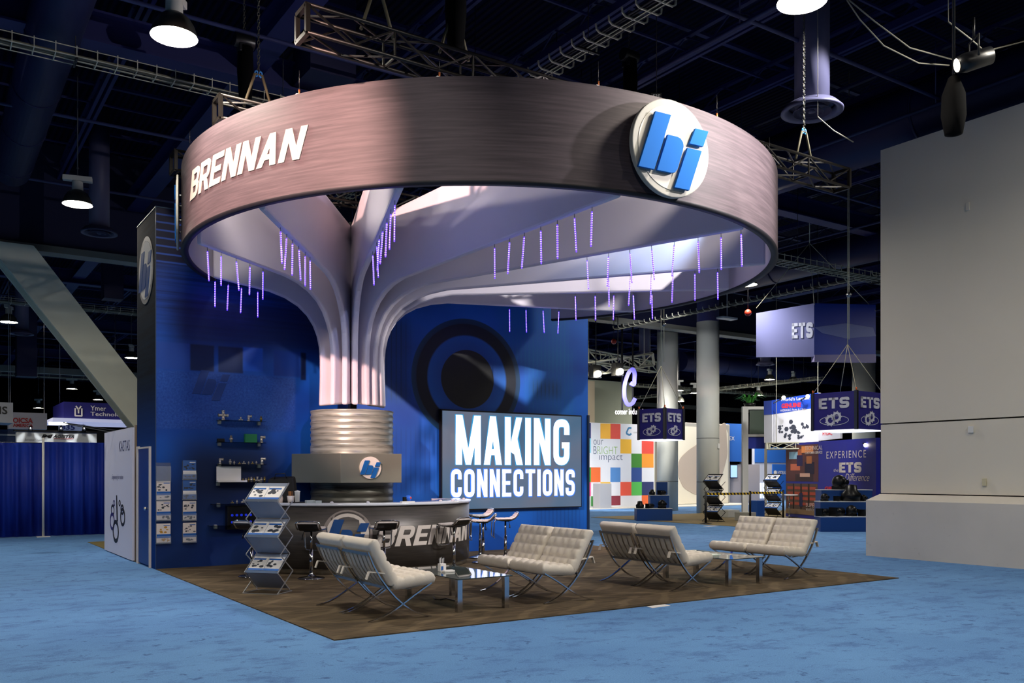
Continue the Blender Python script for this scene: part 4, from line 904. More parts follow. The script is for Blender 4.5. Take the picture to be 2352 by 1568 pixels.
# ================================================================== cable trays
def tray(x0, y0, x1, y1, z, w=.3, h=.1, pitch=.3, label='', seed=0, xtr=.0, hooks=False):
    d = Vector((x1-x0, y1-y0, 0)); L = d.length; d.normalize(); n = Vector((-d.y, d.x, 0)); p0 = Vector((x0, y0, z)); Z = Vector((0, 0, 1))
    t = thing('cable_tray', label, 'cable tray', ((x0+x1)/2, (y0+y1)/2, z), 'wire cable trays under the ceiling')
    mb = MB(); ww = w/2
    for off, zz in ((-ww, h), (-ww, 0), (ww, 0), (ww, h), (0, -.0)) if not hooks else ((-.04, -.01), (.04, -.01)):
        mb.bar(p0+n*off+Z*zz, p0+n*off+Z*zz+d*L, .012)
    k = 0
    while k*pitch < L:
        c = p0+d*(k*pitch)
        if hooks: P = [c-n*(ww+.05)+Z*.12, c-n*(ww+.04)+Z*.04, c-n*(ww-.02), c+n*(ww-.02), c+n*(ww+.04)+Z*.04, c+n*(ww+.05)+Z*.12]
        else: P = [c-n*ww+Z*(h+.03), c-n*ww, c+n*ww, c+n*ww+Z*(h+.03)]
        for a, b in zip(P, P[1:]): mb.bar(a, b, .014 if not hooks else .022)
        k += 1
    mb.build('wire_basket', GALV, t)
    mb = MB(); rn = random.Random(seed)
    for j in range(5):
        off = -ww*.7+j*ww*.35; zz = .03+rn.random()*.03
        pts = [p0+d*(L*i/24)+n*(off+rn.uniform(-.02, .02))+Z*(zz+rn.uniform(-.012, .012)) for i in range(25)]; mb.tube(pts, .018, 5)
    mb.build('cable_bundle', mat('tray_cable', '#1c1c22', .6) if hooks else mat('tray_cable_grey', '#6a6858', .6), t)
    k = 1.0
    while k < L: c = p0+d*k; mb = MB(); mb.bar(c-n*ww*1.1-Z*.03, c+n*ww*1.1-Z*.03, .03); mb.cyl(c-Z*.08, (c.x, c.y, 10.6), .008, 5); mb.build('hanger_rod', BLACK, t); k += 3.4
tray(-9, 7.78, 12, 7.6, 8.2, .34, .14, .3, 'long wire cable tray running from the left edge to behind the ring', 1)
tray(5.72, -1.2, 5.45, 17, 8.42, .42, .1, .3, 'hooked cable tray rising to the top edge, seen again inside the ring', 2, hooks=True)
tray(-14, 24.6, 16, 24.2, 7.0, .4, .14, .4, 'far wire cable tray left of the blue wall', 3)
tray(8, 7.3, 34, 6.9, 7.0, .5, .14, .25, 'wire cable tray emerging right of the ring toward the beige wall', 4)
tray(19.5, 5, 19.55, 18.8, 7.25, .3, .1, .3, 'hooked cable tray over the right aisle', 5, hooks=True)
tray(8, 31, 60, 30.6, 6.6, .5, .14, .4, 'distant cable tray crossing behind the round columns', 6)
tray(-30, 40, 12, 40, 6.2, .5, .14, .5, 'distant cable tray above the far left booths', 7)
tray(33.6, 20, 34, 60, 6.2, .4, .14, .5, 'distant cable tray receding behind the columns', 8)
tray(-2, 24, -2.2, 60, 5.9, .4, .1, .5, 'distant cable tray receding toward the far left booths', 9)
# ================================================================== trusses
def truss(p, q, s, m, label, grp='black box trusses over the stand', pitch=.5, name='box_truss', r=.022):
    p, q = Vector(p), Vector(q); d = (q-p).normalized(); n = d.cross(Vector((0, 0, 1))).normalized(); Z = n.cross(d); L = (q-p).length
    t = thing(name, label, 'truss', tuple((p+q)/2), grp); c = [n*a*s/2+Z*b*s/2 for a, b in ((-1, -1), (1, -1), (1, 1), (-1, 1))]
    mb = MB()
    for k in c: mb.cyl(p+k, q+k, r, 8)
    mb.build('chord', m, t)
    mb = MB(); N = max(2, int(L/pitch))
    for f in range(4):
        a, b = c[f], c[(f+1) % 4]
        for i in range(N):
            u0, u1 = p+d*(L*i/N), p+d*(L*(i+1)/N)
            mb.bar(u0+(a if i % 2 else b), u1+(b if i % 2 else a), r*.9)
            if i % 2 == 0: mb.bar(u0+a, u0+b, r*.9)
    for u0 in (p, q):
        for f in range(4): mb.bar(u0+c[f], u0+c[(f+1) % 4], r*2.2)
        if 'silver' in grp: e = u0+(d if u0 == p else -d)*.3; mb.cyl(e, (e.x, e.y, 10.6), .012, 5)
    mb.build('bracing', m, t)
TRB = mat('truss_dark', '#1c1916', .4, .4)
truss((.12, 1.17, 6.42), (9.35, 1.17, 6.42), .3, TRB, 'front black box truss crossing above the ring'); truss((0, 3.97, 6.42), (9.35, 3.97, 6.42), .3, TRB, 'middle box truss with its end above the ring lettering'); truss((0, 6.4, 6.42), (9.35, 6.4, 6.42), .3, TRB, 'rear box truss poking out left of the ring')
def chain(x, y, z0, z1, label, motor=None):
    t = thing('chain_hoist', label, 'chain hoist', (x, y, z0), 'chain hoists holding the trusses'); mb = MB(); z = z0
    k = 0
    while z < z1:
        w = .018; pts = [(x+w*math.cos(a)*(1 if k % 2 else 0), y+w*math.cos(a)*(0 if k % 2 else 1), z+.03+.03*math.sin(a)) for a in [PI*2*i/6 for i in range(6)]]
        mb.tube(pts, .006, 4, closed=True); z += .048; k += 1
    mb.build('chain', mat('chain_steel', '#5c5a50', .4, .7), t)
    if motor:
        mb = MB(); mb.cyl((x-.16, y, motor), (x+.16, y, motor), .11, 20); mb.box(x-.1, x+.1, y-.09, y+.09, motor-.2, motor+.02); mb.build('motor', BLACKP, t, bevel=.01)
        mb = MB(); mb.lathe([(.0001, -.95), (.1, -.93), (.13, -.5), (.12, -.1), (.0001, -.05)], (x+.02, y, motor), 20); mb.build('chain_bag', mat('bag_black', '#040405', .9, spec=.1), t)
    mb = MB(); mb.tube([(x-.2, y, z0-.45), (x-.05, y, z0+.02), (x+.05, y, z0+.02), (x+.2, y, z0-.45)], .02, 6); mb.build('sling', mat('sling_tan', '#4c4632', .7), t)
    mb = MB()
    for s in (-1, 1): mb.tube([(x+.03*s+.02*math.cos(a), y, z0+.03+.04*math.sin(a)) for a in [PI*2*i/8 for i in range(8)]], .01, 5, closed=True)
    mb.build('shackle', mat('shackle_blue', '#2f7fd0', .4), t)
for (x, y, m, lb) in ((1.0, 1.17, None, 'chain dropping to the left end of the front truss'), (2.0, 1.17, 7.6, 'chain hoist over the front truss, left of the lamp row'), (8.4, 1.17, None, 'chain with blue shackles at the right truss end'), (.55, 3.97, None, 'chain above the middle truss end'), (1.1, 6.4, 8.6, 'black chain hoist and bag above the rear truss'), (7.2, 3.97, 9.0, 'black chain hoist above the ring near the S3E tag')):
    chain(x, y, 7.0, 10.55, lb, m)
# short eye links from trusses to the ring top
for i, a in enumerate((-150, -128, -105, -82, -60, -38, 176)):
    x, y = RX+(RR-.05)*math.cos(math.radians(a)), RY+(RR-.05)*math.sin(math.radians(a)); t = thing('ring_hanger', '%s steel hanger link from the left along the ring top' % ORD[i], 'hanger', (x, y, RZ1), 'hanger links on the ring top')
    mb = MB(); mb.box(x-.04, x+.04, y-.02, y+.02, RZ1, RZ1+.015); mb.build('plate', WHITE, t)
    mb = MB(); mb.tube([(x, y, RZ1), (x, y, RZ1+.07)], .012, 6); mb.build('link', mat('link_orange', '#a05a30', .4, .4), t); mb = MB(); mb.cyl((x, y, RZ1+.07), (x, y, RZ1+.3), .003, 5); mb.build('wire', BLACK, t)
t = thing('rigging_tag', 'small black rigging tag reading S3E above the ring roundel', 'tag', tuple(W(1508, 222, 13.5)), None)
q = W(1508, 222, 13.5); fn = plane_fn(q, (CS, -SN, 0)); mb = MB(); mb.prism([(-.08, -.1), (.08, -.1), (.08, .06), (-.08, .06)], fn, -.02, 0); mb.build('plate', BLACK, t)
mb = MB(); text(mb, 'S3E', fn, -.055, -.02, .11, .055, .01, 0, .003); mb.build('lettering', mat('tag_grey', '#9a9a96', .6), t)
mb = MB(); mb.cyl((q.x, q.y, q.z+.06), (q.x, q.y, 10.6), .006, 5); mb.build('wire', BLACK, t)
# ================================================================== ducts, diffusers
DUCT = mat('duct_navy', '#161b46', .5, .2); DIFF = mat('diffuser_lilac_grey', '#4a4a66', .5)
def duct(p, q, r, label):
    p, q = Vector(p), Vector(q); t = thing('air_duct', label, 'duct', tuple((p+q)/2), 'round air ducts'); d = (q-p); L = d.length; d.normalize()
    mb = MB(); mb.tube([p, q], r, 36); mb.build('pipe', DUCT, t)
    k = 1.0
    while k < L: mb = MB(); mb.tube([p+d*k, p+d*(k+.05)], r*1.03, 36); mb.build('joint_band', DUCT, t); k += 2.4
duct((-1.45, -2, 8.95), (-1.4, 16.6, 8.95), .42, 'large round navy duct at the upper left'); duct((13.6, -6, 8.8), (13.4, 17, 8.8), .62, 'large round navy duct passing behind the ring at the right')
duct((21.5, 2, 8.7), (21.5, 18, 8.7), .5, 'round navy duct farther right'); duct((14, 23, 7.4), (14, 50, 7.4), .5, 'round navy duct beyond the bulkhead'); duct((33, 29, 8), (60, 29.5, 8), .55, 'curving navy duct behind the round columns')
def diffuser(x, y, z, R, label, m=DIFF, drop=True):
    t = thing('air_diffuser', label, 'air diffuser', (x, y, z), 'round ceiling air diffusers')
    if drop: mb = MB(); mb.cyl((x, y, z+.12), (x, y, 10.6), R*.56, 36); mb.build('drop_pipe', m, t)
    mb = MB(); mb.lathe([(R*.56, .16), (R*.8, .13), (R, .03), (R, 0), (R*.8, .02), (R*.74, .1)], (x, y, z), 40)
    mb.build('outer_cone', m, t)
    mb = MB()
    for a, b in ((.6, .42), (.34, .2)): mb.lathe([(R*a, -.01), (R*(a+.02), .0), (R*b, .09)], (x, y, z), 36)
    mb.lathe([(.0001, -.01), (R*.12, .0), (R*.06, .05)], (x, y, z), 24); mb.build('inner_cone', m, t)
p = fl(1865, 258, 7.6); diffuser(p.x, p.y, 7.6, .50, 'large round air diffuser right of the ring roundel')
for (px, py, z, R, lb) in ((228, 537, 7.5, .42, 'dark round air diffuser left of the blue wall top'), (50, 768, 6.9, .42, 'round air diffuser below the lamp at the left edge'), (1480, 817, 6.9, .42, 'distant round air diffuser left of the first column'), (1758, 838, 6.6, .42, 'distant round air diffuser below the rotating sign')):
    p = fl(px, py, z); diffuser(p.x, p.y, z, R, lb)
# rectangular boxes hung in the steelwork
for (px, py, Y, sx, lb) in ((745, 155, 17, .9, 'navy rectangular plenum box above the ring on the left'), (258, 668, 30, .6, 'small dark box hanging beside the brace'), (60, 850, 40, .8, 'dark box hanging at the far left')):
    p = W(px, py, Y); tag(MB().box(p.x-sx/2, p.x+sx/2, p.y-sx/2, p.y+sx/2, p.z-.3, 10.6).build('plenum_box', mat('plenum_navy', '#1b1c40', .6)), lb, 'duct box')
# ================================================================== theatre lamps
def stage_lamp(p, target, label, lit=True):
    p = Vector(p); d = (Vector(target)-p).normalized(); t = thing('stage_lamp', label, 'stage light', tuple(p), 'black stage lamps')
    b = p-d*.1; mb = MB(); mb.tube([b-d*.42, b-d*.4, b-d*.1, b], [.06, .1, .11, .09], 20); mb.build('housing', BLACKP, t)
    mb = MB(); mb.tube([b-d*.001, b+d*.002], .075, 20); mb.build('lens', mat('stage_glow', '#fff4e0', .4, emit=14, ecol='#ffe6c8') if lit else BLACKP, t)
    mb = MB(); u, v = basis(d); mb.tube([b-d*.2+u*.13, b-d*.2+u*.13+Vector((0, 0, .25)), b-d*.2-u*.13+Vector((0, 0, .25)), b-d*.2-u*.13], .012, 6); mb.cyl(b-d*.2+Vector((0, 0, .25)), b-d*.2+Vector((0, 0, .5)), .015, 6); mb.build('yoke', BLACK, t); return t
stage_lamp(STAGE_R, (4, 0, 5.4), 'lit stage lamp hanging above the beige wall on the right')
stage_lamp(STAGE_L, (1, 3, 5.2), 'stage lamp lighting the ring lettering from the left')
x, y, z = STAGE_R; x += .2; y += .05
t = thing('chain_bag', 'black chain bag hanging below the stage lamp above the beige wall', 'bag', (x, y, z-.75))
mb = MB(); mb.lathe([(.0001, -.75), (.1, -.72), (.14, -.5), (.13, -.25), (.06, -.05), (.0001, 0)], (x, y, z), 20); mb.build('bag', mat('bag_black', '#040405', .9, spec=.1), t)
mb = MB(); mb.cyl((x, y, z), (x, y, 10.6), .02, 6); mb.build('rope', BLACK, t)
CAB = mat('cable_pale', '#8a8678', .6)
for i, (P, lb) in enumerate((([(1945, 0), (1975, 45), (2030, 105), (2110, 145), (2180, 150)], 'loose cable sagging from the top lamp to the stage lamp'), ([(1950, 0), (2010, 50), (2090, 110), (2200, 140)], 'second sagging cable beside the first at the upper right'), ([(2178, 50), (2230, 90), (2262, 118), (2352, 95)], 'pale cable looping past the stage lamp to the right edge'), ([(1878, 268), (1915, 300), (1960, 326)], 'bundle of tan wires trailing from the round diffuser'))):
    pts = [W(px, py, (14.4 if i == 3 else 12)+.2*k) for k, (px, py) in enumerate(P)]; t = thing('loose_cable', lb, 'cable', tuple(pts[0]), 'loose cables under the ceiling')
    mb = MB(); mb.tube(pts, .010, 6)
    mb.cyl(pts[0], (pts[0].x, pts[0].y, 10.6), .006, 5); mb.build('strand', CAB, t)
# ================================================================== left background
BLUEC = NG('blue_drape', .6, spec=.25); c = BLUEC.ramp(BLUEC.noise(2, (1, 1, .2), 4), [(.3, '#0e1f78'), (.7, '#1a3aa8')]); BLUEC = BLUEC.out(c)
def drape(xa, xb, y, h, label, seed):
    rn = random.Random(seed); mb = MB(); n = int((xb-xa)/.025); ph = [rn.random()*6 for _ in range(4)]; P = []
    for i in range(n+1):
        x = xa+(xb-xa)*i/n; P.append((x, y+.035*math.sin(x*23+ph[0]+.6*math.sin(x*3+ph[1]))+.02*math.sin(x*41+ph[2])))
    for (ax, ay), (bx, by) in zip(P, P[1:]):
        mb.face([(ax, ay, .02), (bx, by, .02), (bx, by, h), (ax, ay, h)])
    bmesh.ops.remove_doubles(mb.bm, verts=mb.bm.verts, dist=.0005)
    o = mb.build('curtain', BLUEC, smooth=True, fix=False); so = o.modifiers.new('thick', 'SOLIDIFY'); so.thickness = .006; tag(o, label, 'curtain', 'royal blue booth drapes')
drape(-8, -.655, 17.3, 2.36, 'long royal blue pleated drape left of the white post', 1)
drape(-.645, 3.4, 17.3, 2.4, 'royal blue pleated drape between the white post and the white panel', 2)
t = thing('drape_post', 'white upright post dividing the royal blue drapes', 'post', (-.65, 17.22, 0)); mb = MB(); mb.cyl((-.65, 17.22, .02), (-.65, 17.22, 2.5), .03, 12); mb.build('upright', WHITE, t)
mb = MB(); mb.box(-.8, -.5, 17.1, 17.34, 0, .02); mb.build('base', WHITE, t); mb = MB(); mb.cyl((-8, 17.41, 2.36), (3.4, 17.41, 2.36), .02, 8); mb.build('cross_bar', BLACKP, t)
o = MB().box(0, 9.1, 9.2, 14.7, 0, .012).build('neighbour_carpet', mat('olive_carpet', '#6e6238', .9, noise=.15, nscale=4)); tag(o, 'olive brown carpet of the neighbouring stand behind the blue wall', 'carpet')
# KASTAS wall
K0, K1 = 9.25, 12.1
t = thing('neighbour_wall', 'white neighbouring stand wall lettered KASTAS with printed seal rings', 'wall panel', (0, (K0+K1)/2, 0))
mb = MB(); mb.box(-.06, .0, K0, K1, .02, 2.44); mb.build('panel', mat('panel_white_lilac', '#dcdcee', .5), t)
mb = MB(); mb.box(-.02, .12, K0-.06, K0, 0, 2.48); mb.build('end_post', mat('end_post_tan', '#8f7c68', .6), t)
fk = lambda u, z, d: (-.06-d, -u, z)
def kp(px, py): q = onX(px, py, -.06); return -q.y, q.z
PUR = mat('print_violet', '#2c2470', .5); PBK = mat('print_near_black', '#15151e', .5)
a, b = kp(274, 1035), kp(298, 1008); mb = MB(); text(mb, 'KASTAS', fk, a[0], 2.02, b[0]-a[0], .2, .0, 0, .002); mb.build('headline', mat('print_dark_blue', '#1e2a66', .5), t)
a, b = kp(258, 1110), kp(283, 1098); mb = MB(); text(mb, 'Engineering for motion', fk, a[0], 1.46, b[0]-a[0], .12, 0, 0, .002); mb.build('slogan', mat('print_slate', '#4a4a7a', .5), t)
for i, (px, py, rw, rh, m, tw) in enumerate(((262, 1155, .09, .05, PUR, .4), (259, 1171, .15, .09, PBK, .4), (258, 1197, .22, .15, PUR, .3), (266, 1220, .27, .19, PBK, .3), (282, 1187, .2, .15, PBK, .3), (275, 1155, .08, .05, PBK, .4), (281, 1170, .13, .08, PBK, .4))):
    u, z = kp(px, py); q = stroke(circ(u, z, rw, 14, rh), min(rw, rh)*tw*1.4, .01, True); mb = MB()
    for f in q: mb.prism(f, fk, .001, .003+.0004*i)
    mb.build('printed_ring', m, t)
u0, z0 = kp(268, 1137); u1, z1 = kp(270, 1197); mb = MB(); mb.prism([(u1-.06, z1), (u1+.04, z1), (u0+.05, z0), (u0-.03, z0)], fk, .001, .0065); mb.build('printed_rod', PBK, t)
# hanging and fascia signs at the left, built where they stand behind the drape
def signbox(name, label, pxa, pya, pxb, pyb, y, depth, m, cat='sign', group=None):
    a, b = onY(pxa, pya, y), onY(pxb, pyb, y); t = thing(name, label, cat, ((a.x+b.x)/2, y, b.z), group)
    mb = MB(); mb.box(a.x, b.x, y, y+depth, b.z, a.z); mb.build('panel', m, t)
    if name in ('hanging_sign', 'number_sign', 'blue_wall_panel', 'fascia_sign', 'booth_header', 'back_booth_wall'):
        for xx in (a.x+.06, b.x-.06):
            mb = MB()
            if name in ('hanging_sign', 'number_sign'): mb.cyl((xx, y+depth/2, a.z), (xx, y+depth/2, 10.6 if name == 'hanging_sign' else a.z+.25), .01, 5)
            else: mb.box(xx-.03, xx+.03, y+.02, y+depth, 0, b.z)
            mb.build('support', DKCHROME, t)
    return t, a.x, b.x, b.z, a.z
t, x0, x1, z0, z1 = signbox('fascia_sign', 'white fascia sign reading MAGISTER above the blue drape', 38, 990, 222, 1021, 19.6, .3, mat('fascia_white', '#dfe6ea', .5)); fn = flat_y(19.59)
mb = MB(); text(mb, 'M', fn, x0+(x1-x0)*.30, z0+(z1-z0)*.50, (x1-x0)*.12, (z1-z0)*.3, .04, .5); text(mb, 'AGISTER', fn, x0+(x1-x0)*.44, z0+(z1-z0)*.52, (x1-x0)*.27, (z1-z0)*.25, .02, .4); mb.build('lettering', BLACKP, t)
mb = MB(); mb.box(x0+(x1-x0)*.45, x0+(x1-x0)*.7, 19.575, 19.58, z0+(z1-z0)*.44, z0+(z1-z0)*.475); mb.build('red_line', mat('sign_red', '#c03030', .5), t)
mb = MB(); text(mb, 'European Quality', fn, x0+.2, z0+(z1-z0)*.2, (x1-x0)*.22, .07); mb.build('small_text', mat('sign_grey', '#8a8e92', .5), t)
mb = MB(); mb.box(x0-.05, x1, 19.55, 19.95, z1, z1+.05); mb.build('dark_cap', BLACKP, t)
for i, px in enumerate((70, 140, 193)):
    p = onY(px, 988, 19.4); mb = MB(); mb.tube([p+Vector((0, 0, -.02)), p+Vector((0, 0, .12))], [.06, .03], 12); mb.cyl(p+Vector((0, 0, .1)), p+Vector((0, .3, .1)), .012, 6); tag(mb.build('clip_lamp', BLACKP), '%s black clip lamp from the left on the MAGISTER fascia' % ORD[i], 'lamp', 'clip lamps on the fascia')
    spot(p+Vector((0, -.1, .1)), p+Vector((0, .25, -.6)), 14, 90, .6, (1, 1, 1), .03)
p = onY(232, 1010, 20.2); tag(MB().cyl((p.x, 20.2, p.z), (p.x, 20.5, p.z), .27, 40).box(p.x-.03, p.x+.03, 20.3, 20.4, 0, p.z).build('round_sign', BLACKP), 'black round sign edge beside the MAGISTER fascia', 'sign')
t, x0, x1, z0, z1 = signbox('hanging_sign', 'pale box sign ending in IS at the left photo edge', -60, 921, 30, 971, 21, 1.5, mat('sign_pale', '#c4c6cc', .6)); mb = MB(); text(mb, 'IS', flat_y(20.99), x1-.34*1.0, z0+.24, .2, .22, .02); mb.build('lettering', BLACKP, t)
t, x0, x1, z0, z1 = signbox('hanging_sign', 'white hanging sign with red OICSA AMERICA lettering', 20, 946, 108, 986, 26, .5, mat('sign_white2', '#cfc8cc', .6)); fn = flat_y(25.99)
mb = MB(); text(mb, 'OICSA', fn, x0+.12, z0+.27*(z1-z0)*1.3, (x1-x0)*.52, (z1-z0)*.32, .03); text(mb, 'AMERICA', fn, x0+.12, z0+.06, (x1-x0)*.52, (z1-z0)*.2, .03); mb.build('lettering', mat('sign_red', '#c03030', .5), t)
t, x0, x1, z0, z1 = signbox('hanging_sign', 'indigo hanging sign with white Ymer Technology lettering and icon', 146, 922, 285, 964, 28, 3.0, mat('sign_indigo', '#1c1a6a', .5)); fn = flat_y(27.99); wd, hg = x1-x0, z1-z0
mb = MB(); text(mb, 'Ymer', fn, x0+wd*.435, z0+hg*.52, wd*.26, hg*.3, .012); text(mb, 'Technology', fn, x0+wd*.435, z0+hg*.12, wd*.62, hg*.32, .012); mb.build('lettering', WHITEL, t)
mb = MB(); u = x0+wd*.24; v = z0+hg*.16; s = hg*.62
for q in stroke([(u-s*.3, v+s*.75), (u-s*.3, v), (u+s*.3, v), (u+s*.3, v+s*.75)], s*.13, .01)+stroke([(u, v+s*.25), (u, v+s*.62), (u-s*.24, v+s*.98)], s*.13, .01)+stroke([(u, v+s*.62), (u+s*.24, v+s*.98)], s*.13, .01): mb.prism(q, fn, 0, .01)
mb.build('icon', WHITEL, t)
mb = MB(); mb.box(x0-.4, x1+.6, 27.6, 31, z0-.14, z0-.02); mb.build('light_slab', mat('slab_white', '#d0d4e2', .5, emit=.4, ecol='#d0d4ff'), t)
t, x0, x1, z0, z1 = signbox('number_sign', 'small pale booth sign numbered 835 under the indigo sign', 136, 973, 196, 989, 29, .2, mat('sign_pale', '#c4c6cc', .6)); mb = MB(); text(mb, '835', flat_y(28.99), x0+.04, z0+.02, (x1-x0)*.55, (z1-z0)*.85, .03); mb.build('lettering', mat('print_dark_blue', '#1e2a66', .5), t)
t, x0, x1, z0, z1 = signbox('booth_header', 'blue-grey booth header at the left edge above the drape', -40, 985, 36, 1020, 22.5, .4, mat('header_slate', '#34466e', .6)); mb = MB(); mb.box(x0, x1, 22.45, 22.5, z0+.25, z0+.3); mb.build('pale_rail', WHITE, t)
# arm lights over the white panel
t = thing('arm_light', 'silver arm light leaning over the top of the white KASTAS panel', 'lamp', (-.2, 11.4, 2.44)); mb = MB(); mb.bar((0, 11.6, 2.44), (-.9, 12.0, 2.62), .03, .02); mb.bar((0, 10.9, 2.44), (-.9, 11.5, 2.6), .03, .02); mb.build('arm', DKCHROME, t); mb = MB(); mb.box(-1.1, -.8, 11.9, 12.05, 2.58, 2.63); mb.build('lamp_head', mat('head_glow', '#ffffff', .5, emit=10, ecol='#fff8ea'), t)
# ================================================================== right background
# wall of coloured squares
Y0 = 24.2
a, b = onY(1340, 972, Y0), onY(1503, 1162, Y0); zt = 3.95; x0, x1 = a.x-1.5, b.x
t = thing('coloured_wall', 'white wall of coloured squares reading our BRIGHT impact', 'exhibition wall', ((x0+x1)/2, Y0, 0))
mb = MB(); mb.box(x0, x1, Y0, Y0+.3, 0.03, zt); mb.build('panel', mat('lit_white_wall', '#e4e8f2', .5), t)
mb = MB(); mb.box(x1, x1+.03, Y0-.01, Y0+.31, 0, zt); mb.build('edge', GALV, t)
fn = flat_y(Y0-.001)
gx = [1350, 1356, 1379, 1402, 1425, 1450, 1474, 1500]; gz = [963, 1001, 1036, 1072, 1107, 1143, 1163]
gx = [1334, 1357, 1379, 1402, 1425, 1450, 1474, 1501]; gy = [966, 1001, 1036, 1071, 1106, 1141, 1165]
XS = [onY(px, 1087, Y0).x for px in gx]; zr = [zt-.02, 3.16, 2.5, 1.85, 1.18, .53, .06]
zr = [3.93, 3.22, 2.55, 1.88, 1.2, .55, .1]
cells = {(0, 0): '#34427e', (2, 0): '#f0b64a', (3, 0): '#df5a50', (0, 1): '#7fd0ee', (4, 1): '#f2bd48', (6, 1): '#e9574e', (5, 2): '#4a8a3e', (6, 2): '#f3a042', (0, 3): '#3a9a4a', (1, 3): '#ee7440', (3, 3): '#5a8fd0', (5, 3): '#3a5494',
         (0, 4): '#e85a9a', (2, 4): '#f0c050', (4, 4): '#ee604c', (5, 4): '#5ec25e', (6, 4): '#36406e', (1, 5): '#62b36a', (3, 5): '#8c3a4a', (6, 5): '#ee7040'}
for (i, j), cc in cells.items():
    mb = MB(); mb.prism([(XS[i], zr[j+1]), (XS[i+1], zr[j+1]), (XS[i+1], zr[j]), (XS[i], zr[j])], fn, 0, .006); mb.build('coloured_square', mat('square_'+cc[1:], cc, .5), t)
def wx(px): return onY(px, 1087, Y0).x
mb = MB(); text(mb, 'our', fn, wx(1363), 2.93, wx(1385)-wx(1363), .24, -.012, 0, .008); text(mb, 'impact', fn, wx(1376), 2.12, wx(1430)-wx(1376), .42, -.012, 0, .008); text(mb, 'B', fn, wx(1363), 2.5, wx(1370)-wx(1363), .36, -.012, 0, .008); mb.build('lettering', mat('print_steel', '#3d5878', .5), t)
mb = MB(); text(mb, 'RIGHT', fn, wx(1372), 2.5, wx(1418)-wx(1372), .36, -.02, 0, .008); mb.build('lettering', mat('print_green', '#7fb04a', .5), t)
mb = MB()
for q in stroke([(wx(1450), 3.76), (wx(1444), 3.78), (wx(1438), 3.5), (wx(1446), 3.42), (wx(1450), 3.5)], .09, .08): mb.prism(q, fn, 0, .006)
mb.build('curl_logo', mat('print_steel_blue', '#4a86b4', .5), t)
mb = MB(); text(mb, 'comer industries', fn, wx(1455), 3.52, wx(1487)-wx(1455), .1, 0, 0, .008); mb.build('small_text', mat('sign_grey', '#8a8e92', .5), t)
t = thing('low_counter', 'small grey counter at the foot of the coloured wall', 'counter', (wx(1354), Y0-1, 0)); mb = MB(); mb.box(wx(1340), wx(1366), Y0-1.2, Y0-.7, .02, 1.15); mb.build('body', mat('counter_pale', '#a8a8ac', .5), t, bevel=.01)
o = MB().box(x0, x1+6.5, Y0-1.3, Y0+4, 0, .03).build('booth_platform', mat('platform_white', '#d8d4cc', .6)); tag(o, 'low white platform under the coloured wall', 'platform')
a, b = onY(1300, 860, 27), onY(1452, 1087, 27); tag(MB().box(a.x, b.x, 27, 30, .03, 6.3).build('booth_tower', mat('tower_grey_green', '#8e9688', .7)), 'tall grey-green block rising behind the coloured wall', 'tower')
a, b = onY(1300, 860, 26.4), onY(1366, 1087, 26.4); tag(MB().box(a.x, b.x, 26.4, 27, .03, 6.15).build('booth_tower', mat('tower_beige', '#b3a893', .7)), 'narrower beige block in front of the grey-green one', 'tower')
p = W(1448, 892, 36); fn2 = plane_fn(p, (CS, -SN, 0))
t = thing('curl_sign', 'violet glowing curl logo with white comer industries letters on a hanging frame', 'sign', tuple(p))
mb = MB()
for q in stroke([(-.02, .22), (.14, .12), (.17, .62), (.08, .80), (-.10, .62), (-.27, .1), (-.26, -.4), (-.12, -.68), (.08, -.62), (.18, -.4)], .15, .25): mb.prism(q, fn2, 0, .12)
mb.build('curl', mat('curl_violet', '#20206a', .5, emit=1.25, ecol='#6a62ff'), t)
mb = MB(); text(mb, 'comer industries', fn2, -.62, -1.05, 1.28, .24, .01, 0, .06); mb.build('lettering', mat('sign_white_plain', '#b0b0b4', .5), t)
mb = MB(); mb.bar(fn2(-.33, -.9, -.05), fn2(-.33, 10.6-p.z, -.05), .06); mb.bar(fn2(.1, -.9, -.05), fn2(.1, 10.6-p.z, -.05), .05); mb.bar(fn2(-.33, -.9, -.05), fn2(.1, -.9, -.05), .05); mb.build('frame', BLACK, t)
truss(W(1340, 850, 35.5), W(1490, 826, 38), .5, GALV, 'silver lighting truss over the coloured wall', 'silver trusses of the far booths', .8, r=.04)
truss(W(1340, 815, 41), W(1500, 843, 46), .5, GALV, 'second silver truss behind the first over the coloured wall', 'silver trusses of the far booths', .8, r=.04)
D0 = Vector((SN, CS, 0))
for i, (px, py) in enumerate(((1374, 858), (1425, 853))):
    p = W(px, py, 35); t = thing('flood_lamp', '%s bright flood lamp on the silver truss' % ['left', 'right'][i], 'stage light', tuple(p), 'flood lamps on the silver truss')
    spot(p-D0*.3, (wx(1374+60*i), Y0, 1.9), 1700, 75, .6, (1, .97, .92), .12)
    mb = MB(); mb.sphere(p, .13, 8); mb.build('bulb', mat('flood_glow', '#ffffff', .5, emit=28, ecol='#fff2d0'), t); mb = MB(); mb.box(p.x-.2, p.x+.2, p.y+.05, p.y+.3, p.z-.15, p.z+.35); mb.cyl((p.x, p.y+.15, p.z+.3), (p.x, p.y+.15, 10.6), .02, 6); mb.build('housing', BLACKP, t)
